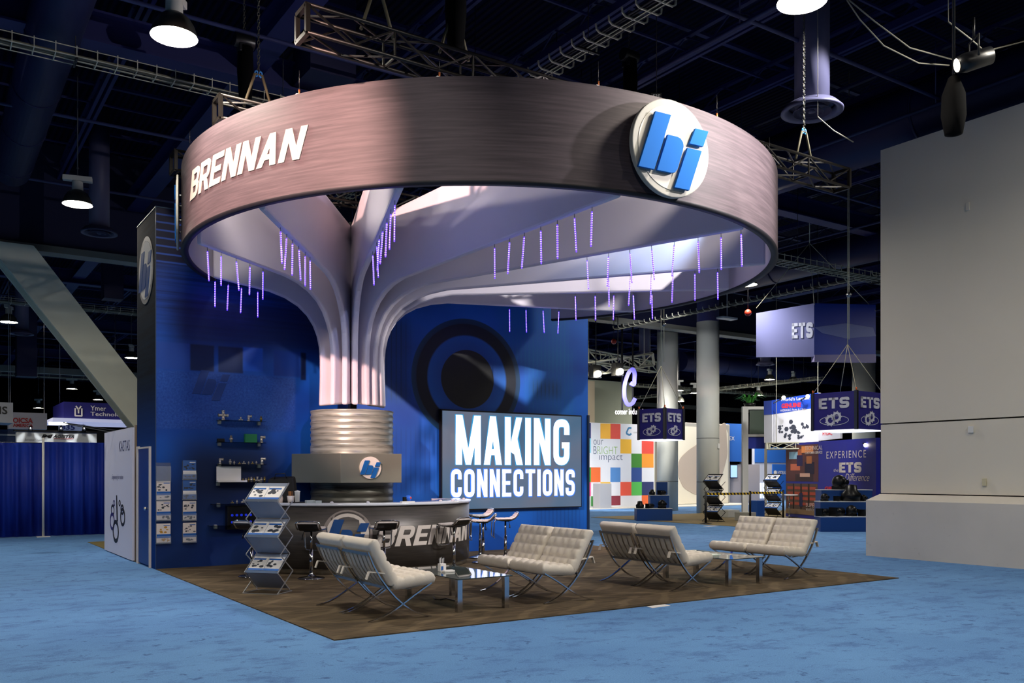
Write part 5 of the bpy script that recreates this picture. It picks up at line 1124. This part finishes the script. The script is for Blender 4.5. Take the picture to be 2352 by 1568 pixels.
# ivory booth with curved shape
a = onY(1556, 975, Y0+.6); b = onY(1668, 975, Y0+.6); X0, X1 = a.x, b.x; Yi = Y0+.6
t = thing('ivory_booth', 'ivory booth wall with a large taupe curved leaf shape', 'exhibition wall', ((X0+X1)/2, Yi, 0))
mb = MB(); mb.box(X0-1.2, X1+.4, Yi+.1, Yi+.6, .03, 4.2); mb.build('frame', mat('ivory_frame', '#a8a6a0', .6), t, bevel=.05)
rr = [(X0-1.0, .05), (X1+.2, .05), (X1+.2, 3.7), (X1+.05, 3.95), (X1-.3, 4.0), (X0-.6, 4.0), (X0-1.0, 3.7)]
mb = MB(); mb.prism(rr, flat_y(Yi+.1), 0, .05); mb.build('panel', mat('ivory_lit', '#e4ddcc', .6), t)
leaf = [(onY(a_, b_, Yi).x, onY(a_, b_, Yi).z) for a_, b_ in ((1556, 1085), (1560, 1055), (1580, 1035), (1605, 1018), (1640, 992), (1668, 966), (1672, 1045), (1655, 1105), (1630, 1132), (1600, 1137), (1570, 1120))]
mb = MB(); mb.prism([tuple(v) for v in fillet(leaf, .3, True)], flat_y(Yi+.05), 0, .03); mb.build('leaf_shape', mat('taupe_shape', '#b6a89c', .6), t)
spot((24, 19, 6.5), (X0+1, Yi, 2.0), 900, 70, .6, (1, .93, .82), .2)  # added beam without a fixture, brightens the ivory wall
spot((26.5, 20, 6.5), (X1, 25.5, 2.2), 700, 80, .6, (.95, .97, 1), .2)  # another added beam, for the blue booth wall
# blue wall section and white post
t, x0, x1, z0, z1 = signbox('blue_wall_panel', 'bright blue booth wall with small white letters ending in EX', 1672, 972, 1708, 1060, 25.5, .2, mat('booth_blue', '#2a62b8', .5)); mb = MB(); text(mb, 'EX', flat_y(25.49), x0+.1, z1-.9, .4, .2); mb.build('lettering', WHITEL, t)
a, b = onY(1660, 1060, 25.6), onY(1745, 1175, 25.6); tag(MB().box(a.x, b.x, 25.6, 25.7, 0.0, 2.1).build('booth_wall', mat('booth_pale_mauve', '#a8a0a4', .6)), 'pale mauve booth wall below the bright blue one', 'exhibition wall')
a, b = onY(1677, 1066, 25.4), onY(1694, 1098, 25.4); t = thing('wall_monitor', 'small bright portrait monitor on the pale mauve booth wall', 'monitor', ((a.x+b.x)/2, 25.4, b.z)); mb = MB(); mb.box(a.x, b.x, 25.4, 25.5, b.z, a.z); mb.build('frame', BLACKP, t); mb = MB(); mb.box(a.x+.04, b.x-.04, 25.39, 25.4, b.z+.05, a.z-.05); mb.build('display', mat('monitor_glow', '#8fb8f0', .4, emit=.9, ecol='#9fc0f8'), t)
# steel framed glass box with fern
p0, p1 = W(1706, 930, 36), W(1716, 1180, 36)
t = thing('display_tower', 'white-posted display tower with grey glass panels and a fern on top', 'display stand', (W(1730, 1087, 36).x, W(1730, 1087, 36).y, 0)); R_ = Vector((CS, -SN, 0)); D_ = Vector((SN, CS, 0))
def vb(mb, pxa, pxb, z0, z1, Y, dp): 
    a, b = W(pxa, HOR, Y), W(pxb, HOR, Y); f = D_*dp
    mb.hexa([(a.x, a.y, z0), (b.x, b.y, z0), (b.x+f.x, b.y+f.y, z0), (a.x+f.x, a.y+f.y, z0)], [(a.x, a.y, z1), (b.x, b.y, z1), (b.x+f.x, b.y+f.y, z1), (a.x+f.x, a.y+f.y, z1)])
mb = MB(); vb(mb, 1706, 1719, 0, 4.3, 36, .2); vb(mb, 1719, 1762, 4.18, 4.3, 36, .1); vb(mb, 1719, 1762, 3.08, 3.18, 36, .1); vb(mb, 1757, 1762, 0, 4.3, 36, .1); mb.build('post_frame', mat('frame_white', '#c9c9c4', .5), t)
mb = MB(); vb(mb, 1722, 1757, 3.2, 4.15, 36.05, .03); mb.build('glass_panel', mat('panel_grey_glass', '#4a564c', .2), t)
mb = MB(); vb(mb, 1719, 1757, 2.6, 3.05, 36.05, .05); mb.build('blue_fascia', mat('fascia_blue', '#1c2f98', .5), t)
q = W(1722, HOR, 36.2); t = thing('potted_fern', 'green fern on top of the white-posted display tower', 'plant', (q.x, q.y, 4.3)); mb = MB(); rn = random.Random(4)
for k in range(40):
    a = rn.random()*2*PI; l = rn.uniform(.4, .8); d = Vector((math.cos(a), math.sin(a), 0)); c0 = Vector((q.x, q.y, 4.3)); P = [c0, c0+d*l*.5+Vector((0, 0, l*.7)), c0+d*l+Vector((0, 0, l*.5))]; s = d.cross(Vector((0, 0, 1)))*.05
    mb.face([P[0]-s*.3, P[0]+s*.3, P[1]+s, P[1]-s]); mb.face([P[1]-s, P[1]+s, P[2]])
o = mb.build('frond', mat('fern_green', '#3d8a34', .6), t, fix=False)
mb = MB(); mb.lathe([(.0001, 0), (.2, 0), (.25, .15), (.0001, .15)], (q.x, q.y, 4.3), 16); mb.build('pot', BLACKP, t)
# hanging parts banner: long face and a narrow return
Yb = 33.0
def facing(pxa, pxb, Ya, Yb_, z0, z1): a, b = W(pxa, HOR, Ya), W(pxb, HOR, Yb_); return Vector((a.x, a.y, 0)), Vector((b.x, b.y, 0))
A_, B_ = facing(1773, 1880, 33, 31.5, 0, 0); r = (B_-A_).normalized(); Lb = (B_-A_).length; fb = plane_fn(A_, r)
t = thing('parts_banner', 'hanging truss banner reading GENUINE over photos of hydraulic parts', 'hanging sign', (A_.x, A_.y, 2.7))
BWH = mat('banner_white', '#d2d2d8', .5); BBL = mat('banner_blue', '#1f46b4', .5)
mb = MB(); mb.prism([(0, 2.72), (Lb, 2.72), (Lb, 4.45), (0, 4.3)], fb, -.15, 0); mb.build('panel', BWH, t)
mb = MB(); mb.prism([(0, 3.78), (Lb, 3.93), (Lb, 4.45), (0, 4.3)], fb, 0, .01); hd = mb.build('header', BBL, t)
mb = MB(); text(mb, "World's Largest", fb, Lb*.2, 4.2, Lb*.62, .15, .02, 0, .02); text(mb, 'Parts & Units', fb, Lb*.45, 3.86, Lb*.3, .08, 0, 0, .02); text(mb, 'HYDRAULIC', fb, Lb*.2, 3.86, Lb*.23, .08, .01, 0, .02); mb.build('white_text', WHITEL, hd)
mb = MB(); text(mb, 'GENUINE', fb, Lb*.22, 3.98, Lb*.42, .17, .05, 0, .02); mb.build('red_text', mat('banner_red', '#d0303a', .5), hd)
rn = random.Random(9)
for (u, z, s) in ((.42, 3.3, .33), (.72, 3.35, .2), (.16, 3.22, .2), (.35, 2.98, .2), (.62, 2.98, .18)):
    mb = MB()
    for k in range(9): mb.prism([(Lb*u+s*x, z+s*y) for x, y in circ(rn.uniform(-.7, .7), rn.uniform(-.6, .6), rn.uniform(.15, .35), 6)], fb, .0, .004+k*.0006)
    mb.build('part_photo', mat('part_dark', '#3a3e4a', .5), t)
C_ = W(1755, HOR, 33.6); C_ = Vector((C_.x, C_.y, 0)); r2 = (A_-C_).normalized(); f2 = plane_fn(C_, r2); l2 = (A_-C_).length
mb = MB(); mb.prism([(0, 2.75), (l2, 2.72), (l2, 4.3), (0, 4.32)], f2, -.1, 0); mb.build('return_panel', BWH, t)
mb = MB(); mb.prism([(0, 3.8), (l2, 3.78), (l2, 4.3), (0, 4.32)], f2, 0, .01); text(mb, 'ETS', f2, .06, 4.0, l2*.8, .18, 0, 0, .012); mb.build('return_header', BBL, t)
D2 = W(1930, HOR, 30.6); D2 = Vector((D2.x, D2.y, 0)); r3 = (D2-B_).normalized(); f3 = plane_fn(B_, r3); l3 = (D2-B_).length
mb = MB(); mb.prism([(0, 2.75), (l3, 2.8), (l3, 4.0), (0, 4.0)], f3, -.1, 0); rp = mb.build('side_panel', BWH, t)
mb = MB(); text(mb, 'HYDAC', f3, l3*.2, 2.93, l3*.45, .13, .03, 0, .01); mb.build('red_text', mat('banner_red', '#d0303a', .5), rp)
truss(A_+Vector((-.2, 0, 2.6)), B_+Vector((.3, -.1, 2.6)), .22, GALV, 'silver truss under the hanging parts banner', 'silver trusses of the far booths', .5, r=.025)
for i, (px, py) in enumerate(((1800, 913), (1855, 910))):
    p = W(px, py, 31.3); t2 = thing('banner_lamp', '%s small lit lamp over the parts banner' % ['left', 'right'][i], 'lamp', tuple(p), 'lamps over the parts banner'); mb = MB(); mb.sphere(p, .07, 6); mb.build('bulb', mat('banner_bulb', '#fff', .5, emit=14, ecol='#fff0d0') if False else mat('banner_bulb', '#ffffff', .5, emit=14, ecol='#ffe8c0'), t2); mb = MB(); mb.cyl(p, p+D_*1.2+Vector((0, 0, -.1)), .02, 6); mb.build('arm', BLACK, t2)
spot((21.0, 10.5, 5.6), (24.5, 14.5, 3.4), 900, 70, .6, (1, .97, .93), .15)  # added beam on the parts banner, no fixture built
spot((18.5, 9.5, 6.8), (23.8, 12.5, 1.4), 1300, 60, .6, (.92, .93, 1), .15)  # likewise added, brightens the indigo wall
spot((17.5, 14, 7.2), (22.5, 19.5, 5.4), 500, 60, .6, (.9, .92, 1), .15)  # added beam brightening the rotating sign
# EXPERIENCE the ETS Difference wall
A_ = W(1805, HOR, 33); B_ = W(2012, HOR, 27.5); A_ = Vector((A_.x, A_.y, 0)); B_ = Vector((B_.x, B_.y, 0)); r = (B_-A_).normalized(); Lb = (B_-A_).length; fb = plane_fn(A_, r)
t = thing('graphic_wall', 'indigo graphic wall reading EXPERIENCE the ETS Difference', 'exhibition wall', (A_.x, A_.y, 0))
mb = MB(); mb.prism([(0, .02), (Lb, .02), (Lb, 2.7), (0, 2.7)], fb, -.15, 0); mb.build('panel', mat('wall_indigo', '#23268c', .45), t)
def ux(px): 
    q = ray(px, HOR); n_ = r.cross(Vector((0, 0, 1))); k = (A_-Vector((CAM.x, CAM.y, 0))).dot(n_)/q.dot(n_); return (Vector((CAM.x, CAM.y, 0))+Vector((q.x, q.y, 0))*k-A_).dot(r)
mb = MB(); text(mb, 'EXPERIENCE', fb, ux(1899), 2.1, ux(1990)-ux(1899), .24, 0, 0, .012, 1.3); text(mb, 'the', fb, ux(1915), 1.66, ux(1926)-ux(1915), .1, 0, .2, .012); mb.build('lettering', mat('wall_cream_text', '#d8ccc0', .5), t)
mb = MB(); heavy(mb, 'ETS', fb, ux(1928), 1.63, ux(1979)-ux(1928), .33, .75, .26, .1, 0, .002, .012); mb.build('brand_lettering', mat('wall_cream_text', '#d8ccc0', .5), t)
mb = MB(); text(mb, 'Difference', fb, ux(1941), 1.36, ux(1996)-ux(1941), .24, .0, .4, .012); mb.build('script_lettering', mat('wall_cream_text', '#d8ccc0', .5), t)
mb = MB(); text(mb, 'GENUINE', fb, ux(1895), 1.02, ux(1946)-ux(1895), .14, .05, 0, .012); mb.build('red_lettering', mat('banner_red2', '#d0303a', .5), t)
mb = MB(); text(mb, 'HYDRAULIC', fb, ux(1895), .86, ux(1934)-ux(1895), .09, .02, 0, .012)
for k, s in enumerate(('Sales & Repair', 'Parts', 'Motors', 'Pumps', 'Valves')): text(mb, s, fb, ux(1895)+(.08 if k else 0), .74-k*.11, (.3 if k else .42)*(len(s)/(9 if k else 12)), .07, 0, 0, .012)
mb.build('list_lettering', mat('wall_cream_text', '#d8ccc0', .5), t)
# the two photographs on the wall, rebuilt as plain colour shapes
def pic(u0, u1, z0, z1, seed, cols, base, nm):
    mb = MB(); mb.prism([(u0, z0), (u1, z0), (u1, z1), (u0, z1)], fb, .001, .005); q = mb.build(nm, mat(nm+'_base', base, .5), t); rn = random.Random(seed)
    for k, (x, z, w_, h_, cc) in enumerate(cols): mb = MB(); mb.prism([(u0+(u1-u0)*a, z0+(z1-z0)*b) for a, b in ((x, z), (x+w_, z), (x+w_, z+h_), (x, z+h_))], fb, .005, .006+.0007*k); mb.build('colour_patch', mat('patch_'+cc[1:], cc, .5), q)
pic(0.02, ux(1880), 1.32, 2.62, 1, [(.3, .0, .55, .2, '#3a2426'), (.15, .3, .3, .18, '#c86848'), (.1, .62, .35, .2, '#8fb8cc'), (.35, .42, .18, .3, '#241a4a'), (.38, .72, .12, .16, '#a85a38'), (.6, .2, .28, .32, '#1a1230'), (.65, .48, .16, .2, '#b06a3a'), (.45, .12, .3, .1, '#d8a890'), (.5, .78, .35, .18, '#e08a4a')], '#5a3230', 'office_photo')
mb = MB(); text(mb, 'TECHNICAL', fb, ux(1850), 2.42, ux(1890)-ux(1850), .14, 0, 0, .02); text(mb, 'CUSTOMER SERVICE', fb, ux(1850), 2.28, ux(1890)-ux(1850), .09, .02, 0, .02); text(mb, 'SUPER', fb, ux(1852), .42, ux(1876)-ux(1852), .14, 0, 0, .02); text(mb, 'WAREHOUSE', fb, ux(1852), .28, ux(1876)-ux(1852), .1, 0, 0, .02); mb.build('caption_lettering', mat('wall_cream_text', '#d8ccc0', .5), t)
wc = [(.05+.24*i, .3+.17*j, .18, .09, '#b04a30') for i in range(4) for j in range(4)]+[(.24+.24*i, .0, .03, 1, '#2a1c18') for i in range(3)]+[(.45, .25, .1, .45, '#20264a'), (0, 0, 1, .16, '#86694a')]
pic(0.02, ux(1878), .14, 1.24, 2, wc, '#5a4434', 'warehouse_photo')
for i, px in enumerate((1908, 1988)):
    p = W(px, 1022, 30.3 if i == 0 else 28); q = p; spot(q+Vector((0, 0, .05)), fb(ux(px), .9, 0), 60, 60, .8, (.9, .9, 1), .04)
    t2 = thing('spot_lamp', '%s small spot lamp above the indigo wall' % ['left', 'right'][i], 'lamp', tuple(p), 'spot lamps above the indigo wall'); mb = MB(); mb.sphere(p, .06, 6); mb.build('bulb', mat('spot_bulb', '#ffffff', .5, emit=20, ecol='#fff0e0'), t2); mb = MB(); mb.tube([p+Vector((0, 0, .05)), p+D_*1.2+Vector((0, 0, .12))], .02, 6); mb.build('arm', BLACK, t2)
o = MB().box(17.2, 31, 8.6, 17.5, 0, .012).build('booth_carpet', mat('tan_booth_carpet', '#8a7a56', .9, noise=.12, nscale=3)); tag(o, 'tan carpet of the booth behind the tape barrier', 'carpet')
# pale blue booth interior between the barrier and the wall
t, x0, x1, z0, z1 = signbox('back_booth_wall', 'pale booth back wall with a blue band and HYDRAULIC letters', 1733, 1026, 1812, 1150, 27.5, .2, mat('booth_pale', '#b8bccc', .6))
mb = MB(); mb.box(x0, x1, 27.45, 27.5, z1-.9, z1); mb.build('blue_band', mat('booth_blue', '#2a62b8', .5), t)
w_ = x1-x0; mb = MB(); mb.box(x0+w_*.48, x1, 27.4, 27.45, z0+.3, z1-1.0); mb.build('blue_panel', mat('booth_blue', '#2a62b8', .5), t); mb = MB(); text(mb, 'HYDRAULIC', flat_y(27.38), x0+w_*.62, z1-1.6, w_*.36, .2, .01); mb.prism(circ(x0+w_*.55, z1-1.5, .13, 16), flat_y(27.38), 0, .01); mb.build('lettering', WHITEL, t)
mb = MB(); 
for k in range(6): mb.box(x0+w_*(.04+k*.075), x0+w_*(.08+k*.075), 27.35, 27.4, z0+.2, z0+1.1)
mb.build('white_rods', mat('rod_glow', '#e8f0ff', .4, emit=.6, ecol='#e8f0ff'), t)
# tape barrier
pts = [fl(1621, 1203), fl(1723, 1197), fl(1799, 1192)]
for i, p in enumerate(pts):
    t = thing('barrier_post', 'black barrier post at the %s of the striped tape' % ['left end', 'middle', 'right end'][i], 'barrier post', (p.x, p.y, 0), 'black barrier posts'); mb = MB(); mb.lathe([(.0001, 0), (.2, 0), (.2, .02), (.03, .05)], (p.x, p.y, 0), 24); mb.build('base', BLACK, t); mb = MB(); mb.cyl((p.x, p.y, .04), (p.x, p.y, 1.02), .035, 16); mb.build('post', BLACK, t)
g = NG('hazard_tape', .5); st = g.math('GREATER_THAN', g.math('FRACT', g.math('ADD', g.math('MULTIPLY', g.x, 5.5), g.math('MULTIPLY', g.z, 4))), .5); TAPE = g.out(g.mix(st, lin('#0c0c0c'), lin('#e8c41c')))
mb = MB()
for a, b in zip(pts, pts[1:]):
    mb.bar((a.x, a.y, .95), (b.x, b.y, .93), .006, .07, up=(0, 0, 1))
tag(mb.build('hazard_tape', TAPE), 'yellow and black striped tape strung between the black posts', 'tape')
# stepped display blocks
STEPB = mat('step_blue', '#123f82', .45); STEPT = mat('step_top_white', '#c8ccd2', .5)
def steps(label, A, rz, tiers, grp='stepped blue display blocks'):
    t = thing('stepped_display', label, 'display stand', (0, 0, 0), grp)
    for (x0, x1, y0, y1, h) in tiers:
        mb = MB(); mb.box(x0, x1, y0, y1, 0, h-.02); b = mb.build('tier', STEPB, t); mb = MB(); mb.box(x0-.01, x1+.01, y0-.01, y1+.01, h-.02, h); mb.build('tier_top', STEPT, b)
    t.location = A; t.rotation_euler = (0, 0, rz); return t
A = fl(1500, 1196); s1 = steps('small stepped navy display block in the aisle by the coloured wall', (A.x, A.y, 0), -YAW, [(-.55, .65, 0, .6, .42), (.0, .65, .6, 1.1, .86), (.3, .68, 1.1, 1.3, 1.32)])
A = fl(1945, 1221); s2 = steps('large stepped navy display block beside the beige wall end', (A.x, A.y, 0), -YAW, [(-.72, .9, 0, .5, .42), (-.55, 1.0, .5, 1.0, .82), (-.35, 1.1, 1.0, 1.5, 1.14)])
def loc(s, x, y, z): return s.location+Matrix.Rotation(-YAW, 3, 'Z')@Vector((x, y, z))
HOS = mat('cast_dark', '#121316', .35, .4)
def pump(p, s, kind, label, m=HOS):
    t = thing('hydraulic_pump', label, 'pump', tuple(p), 'hydraulic parts on the stepped displays'); x, y, z = p
    mb = MB()
    if kind == 0: mb.lathe([(.0001, 0), (s*.5, 0), (s*.55, s*.4), (s*.35, s*.6), (s*.3, s*.9), (.0001, s*.95)], p, 16); mb.build('body', m, t, fix=True)
    elif kind == 1: mb.cyl((x-s*.6, y, z+s*.36), (x+s*.5, y, z+s*.36), s*.34, 16); mb.build('body', m, t); mb = MB(); mb.cyl((x+s*.5, y, z+s*.36), (x+s*.8, y, z+s*.36), s*.12, 10); mb.build('shaft', m, t); mb = MB(); mb.box(x-s*.7, x-s*.55, y-s*.36, y+s*.36, z, z+s*.72); mb.build('flange', m, t)
    else: mb.sphere((x, y, z+s*.42), s*.42, 8); mb.build('body', m, t); mb = MB(); mb.box(x-s*.3, x+s*.3, y-s*.3, y+s*.3, z, z+s*.2); mb.cyl((x, y-s*.4, z+s*.42), (x, y-s*.55, z+s*.42), s*.15, 10); mb.build('flange', m, t)
k = 0
for (s, x, y, z, sz, kd, m) in ((s1, -.4, .3, .42, .26, 0, HOS), (s1, -.05, .3, .42, .22, 1, HOS), (s1, .35, .3, .42, .34, 2, HOS), (s1, .1, .85, .86, .2, 0, HOS), (s1, .45, .85, .86, .22, 1, HOS),
        (s2, -.55, .25, .42, .3, 1, HOS), (s2, -.15, .25, .42, .34, 1, HOS), (s2, .22, .25, .42, .36, 2, HOS), (s2, .6, .25, .42, .26, 1, PAPER), (s2, -.35, .75, .82, .26, 2, HOS), (s2, .05, .75, .82, .2, 1, HOS), (s2, .4, .75, .82, .5, 0, mat('cast_brown', '#2a1614', .35, .3)), (s2, .75, .75, .82, .22, 2, HOS), (s2, .25, 1.25, 1.14, .5, 2, mat('cast_silver', '#b8c4c4', .3, .6))):
    which = 'small display block' if s is s1 else 'large display block'; tier = {.42: 'lowest', .82: 'middle', .86: 'middle', 1.14: 'top'}[z]; k += 1
    pump(loc(s, x, y, z), sz, kd, '%s hydraulic part, %s on the %s tier of the %s' % ({0: 'dark upright', 1: 'dark horizontal', 2: 'dark rounded'}[kd] if m is HOS else ('white boxed' if m is PAPER else 'tall brown' if kd == 0 else 'silver valve-like'), ['far left', 'left of middle', 'middle', 'right of middle', 'right'][min(4, int((x+.7)/.35))], tier, which))
# low white studded plinths and a bar table behind the barrier
for i, (px, py, w_, h_, lb) in enumerate(((1674, 1188, .6, .28, 'low pale plinth behind the left half of the tape'), (1712, 1196, .5, .3, 'second low pale plinth behind the tape'))):
    p = fl(px, py); tag(MB().box(p.x-w_/2, p.x+w_/2, p.y-.25, p.y+.25, .012, h_).build('plinth', mat('plinth_pale', '#a9aaa2', .6), bevel=.01), lb, 'plinth')
p = fl(1738, 1188); tag(MB().box(p.x-.2, p.x+.2, p.y-.2, p.y+.2, .012, .62).build('blue_cabinet', STEPB, bevel=.01), 'small navy cabinet behind the tape barrier', 'cabinet')
p = fl(1813, 1191); t = thing('bar_table', 'white-topped round bar table right of the tape barrier', 'table', (p.x, p.y, 0)); mb = MB(); mb.cyl((p.x, p.y, .82), (p.x, p.y, .86), .3, 24); mb.build('tabletop', WHITE, t); mb = MB(); mb.cyl((p.x, p.y, .03), (p.x, p.y, .82), .03, 10); mb.build('pole', CHROME, t); mb = MB(); mb.lathe([(.0001, .012), (.22, .012), (.2, .03), (.03, .05)], (p.x, p.y, 0), 24); mb.build('base', CHROME, t)
p = fl(1822, 1178); t = thing('bar_chair', 'white shell bar chair behind the round bar table', 'chair', (p.x, p.y, 0)); mb = MB(); mb.lathe([(.2, .95), (.24, 1.05), (.23, 1.25), (.215, 1.25), (.21, 1.0)], (p.x, p.y, 0), 20, .3, 2*PI-.9); mb.cyl((p.x, p.y, .93), (p.x, p.y, .97), .21, 20); mb.build('seat_shell', WHITE, t); mb = MB()
for a in (.7, 2.3, 3.9, 5.4): mb.cyl((p.x+.1*math.cos(a), p.y+.1*math.sin(a), .94), (p.x+.26*math.cos(a), p.y+.26*math.sin(a), .012), .015, 6)
mb.build('leg_frame', BLACK, t)
# ETS cubes
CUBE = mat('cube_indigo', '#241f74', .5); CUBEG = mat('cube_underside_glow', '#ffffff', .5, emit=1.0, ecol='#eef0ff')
def etscube(px, Y, zb, zt, s, label, rot):
    c = W(px, HOR, Y); t = thing('hanging_cube_sign', label, 'hanging sign', (c.x, c.y, zb), 'hanging ETS cube signs'); th = -YAW+math.radians(rot)
    U = Vector((math.cos(th), math.sin(th), 0)); V = Vector((-math.sin(th), math.cos(th), 0)); c0 = Vector((c.x, c.y, 0))   # nearest edge at c, faces recede along U and V
    P = [c0, c0+U*s, c0+U*s+V*s, c0+V*s]; pr = [(p.x, p.y) for p in P]
    mb = MB(); mb.prism(pr, lambda x, y, d: (x, y, d), zb+.03, zt); mb.build('box', CUBE, t)
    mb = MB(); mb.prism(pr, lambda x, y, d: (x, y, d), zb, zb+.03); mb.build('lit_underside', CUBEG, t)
    for p in P: mb = MB(); mb.box(p.x-.035, p.x+.035, p.y-.035, p.y+.035, zb+.02, zt+.01); mb.build('corner_post', DKCHROME, t)
    for o0, r in ((P[3], -V), (P[0], U)):
        fn = plane_fn(o0, r); h = zt-zb; mb = MB(); heavy(mb, 'ETS', fn, s*.15, zb+h*.58, s*.7, h*.28, .8, .25, .12, 0, .003, .02); mb.build('lettering', mat('cube_text', '#c8c8d4', .5), t)
        mb = MB()
        for cx, cy, rr in ((.42, .28, .085), (.56, .36, .08)):
            for q in stroke(circ(s*cx, zb+h*cy, s*rr, 12), s*.05, .005, True): mb.prism(q, fn, .003, .015)
            for kk in range(9): a = kk*2*PI/9; mb.prism([(s*cx+s*(rr+.035)*math.cos(a)+dx, zb+h*cy+s*(rr+.035)*math.sin(a)+dy) for dx, dy in ((-.012, -.012), (.012, -.012), (.012, .012), (-.012, .012))], fn, .003, .015)
        for q in stroke(circ(s*.5, zb+h*.27, s*.33, 28, h*.12), .012, .005, True): mb.prism(q, fn, .003, .009)
        mb.build('gear_emblem', mat('cube_text', '#c8c8d4', .5), t)
    mb = MB(); m_ = (P[0]+P[2])/2
    for p in P: mb.cyl((p.x, p.y, zt), (m_.x, m_.y, zt+1.2), .008, 5)
    mb.cyl((m_.x, m_.y, zt+1.2), (m_.x, m_.y, 10.6), .01, 5); mb.build('suspension_wire', GALV, t)
    mb = MB()
    for p in P: mb.cyl((p.x, p.y, zt), (p.x, p.y, zt+.08), .02, 6)
    mb.build('orange_clip', mat('clip_orange', '#d0602c', .5), t)
etscube(1527, 24, 2.5, 3.36, .86, 'hanging indigo ETS cube sign in front of the first round column', 45)
etscube(1967, 21, 2.62, 3.55, 1.16, 'hanging indigo ETS cube sign partly hidden by the beige wall', 38)
# rotating sign at rest: pale face and blue face
c = W(1870, HOR, 26); th = -YAW; U = Vector((math.cos(th), math.sin(th), 0)); V = Vector((-math.sin(th), math.cos(th), 0)); c0 = Vector((c.x, c.y, 0))
t = thing('rotating_sign', 'large hanging ETS sign with a pale lilac face and a blue face', 'hanging sign', (c.x, c.y, 4.9))
Lft = c0-U*1.55+V*.5; Rgt = c0+U*2.2+V*1.0
fa = plane_fn(Lft, (c0-Lft)); fb2 = plane_fn(c0, (Rgt-c0)); la, lb_ = (c0-Lft).length, (Rgt-c0).length
mb = MB(); mb.prism([(0, 5.05), (la, 5.0), (la, 6.55), (0, 6.35)], fa, -.1, 0); mb.build('pale_face', mat('sign_lilac', '#5f6598', .6), t)
mb = MB(); mb.prism([(0, 5.0), (lb_, 5.1), (lb_, 6.7), (0, 6.55)], fb2, -.1, 0); mb.build('blue_face', mat('sign_royal', '#1f3fa8', .5), t)
mb = MB(); mb.prism([(0, 4.85), (lb_, 4.95), (lb_, 5.2), (0, 5.05)], fb2, -.12, .01); mb.build('pale_hem', mat('sign_hem', '#8a84b0', .6), t)
mb = MB(); heavy(mb, 'ETS', fa, la-.62, 5.55, .58, .45, .7, .26, .1, 0, .002, .02); mb.build('lettering', mat('sign_letter_pale', '#b8c0dc', .5), t)
mb = MB(); mb.prism([(.0, 5.85), (lb_*.5, 6.05), (lb_*.95, 6.0), (lb_, 5.75), (lb_*.5, 5.6), (.3, 5.7)], fb2, .001, .01); mb.build('swoosh', mat('sign_swoosh', '#6f7ec0', .5), t)
mb = MB(); m_ = c0+V*.4
for p in (Lft, Rgt, c0): mb.cyl((p.x, p.y, 6.5), (m_.x, m_.y, 8.4), .01, 5)
mb.cyl((m_.x, m_.y, 8.4), (m_.x, m_.y, 10.6), .012, 5); mb.build('suspension_wire', GALV, t)
# drop wires and small sprinkler heads seen right of the ring
for i, (px, py, Y, lb) in enumerate(((1950, 600, 20, 'thin hanging wire with a pulley above the right ETS cube'), (1525, 720, 24, 'thin hanging wire with a hook above the left ETS cube'))):
    p = W(px, py, Y); t = thing('drop_wire', lb, 'wire', tuple(p), 'drop wires'); mb = MB(); mb.cyl((p.x, p.y, 4.6), (p.x, p.y, 10.6), .01, 5); mb.build('wire', GALV, t); mb = MB(); mb.sphere((p.x, p.y, 5.6), .06, 6); mb.build('pulley', DKCHROME, t)
for i, (px, py, Y) in enumerate(((1718, 718, 26), (1410, 784, 33))):
    p = W(px, py, Y); t = thing('alarm_bell', 'small red alarm sounder hanging %s' % ['right of the ring', 'right of the blue wall'][i], 'alarm', tuple(p), 'red alarm sounders'); mb = MB(); mb.sphere(p, .1, 8); mb.build('sounder', mat('alarm_red', '#a82a1c', .4), t); mb = MB(); mb.cyl(p, (p.x, p.y, 10.6), .012, 5); mb.build('rod', BLACK, t)
for (px, py, Y, lb) in ((1670, 731, 30, 'flat white fixture hanging above the second round column'),):
    p = W(px, py, Y); tag(MB().box(p.x-.35, p.x+.35, p.y-.15, p.y+.15, p.z-.03, p.z+.03).cyl((p.x, p.y, p.z), (p.x, p.y, 10.6), .012, 6).build('flat_fixture', WHITE), lb, 'fixture')
for o in list(bpy.data.objects):
    if '_w' in o: del o['_w']
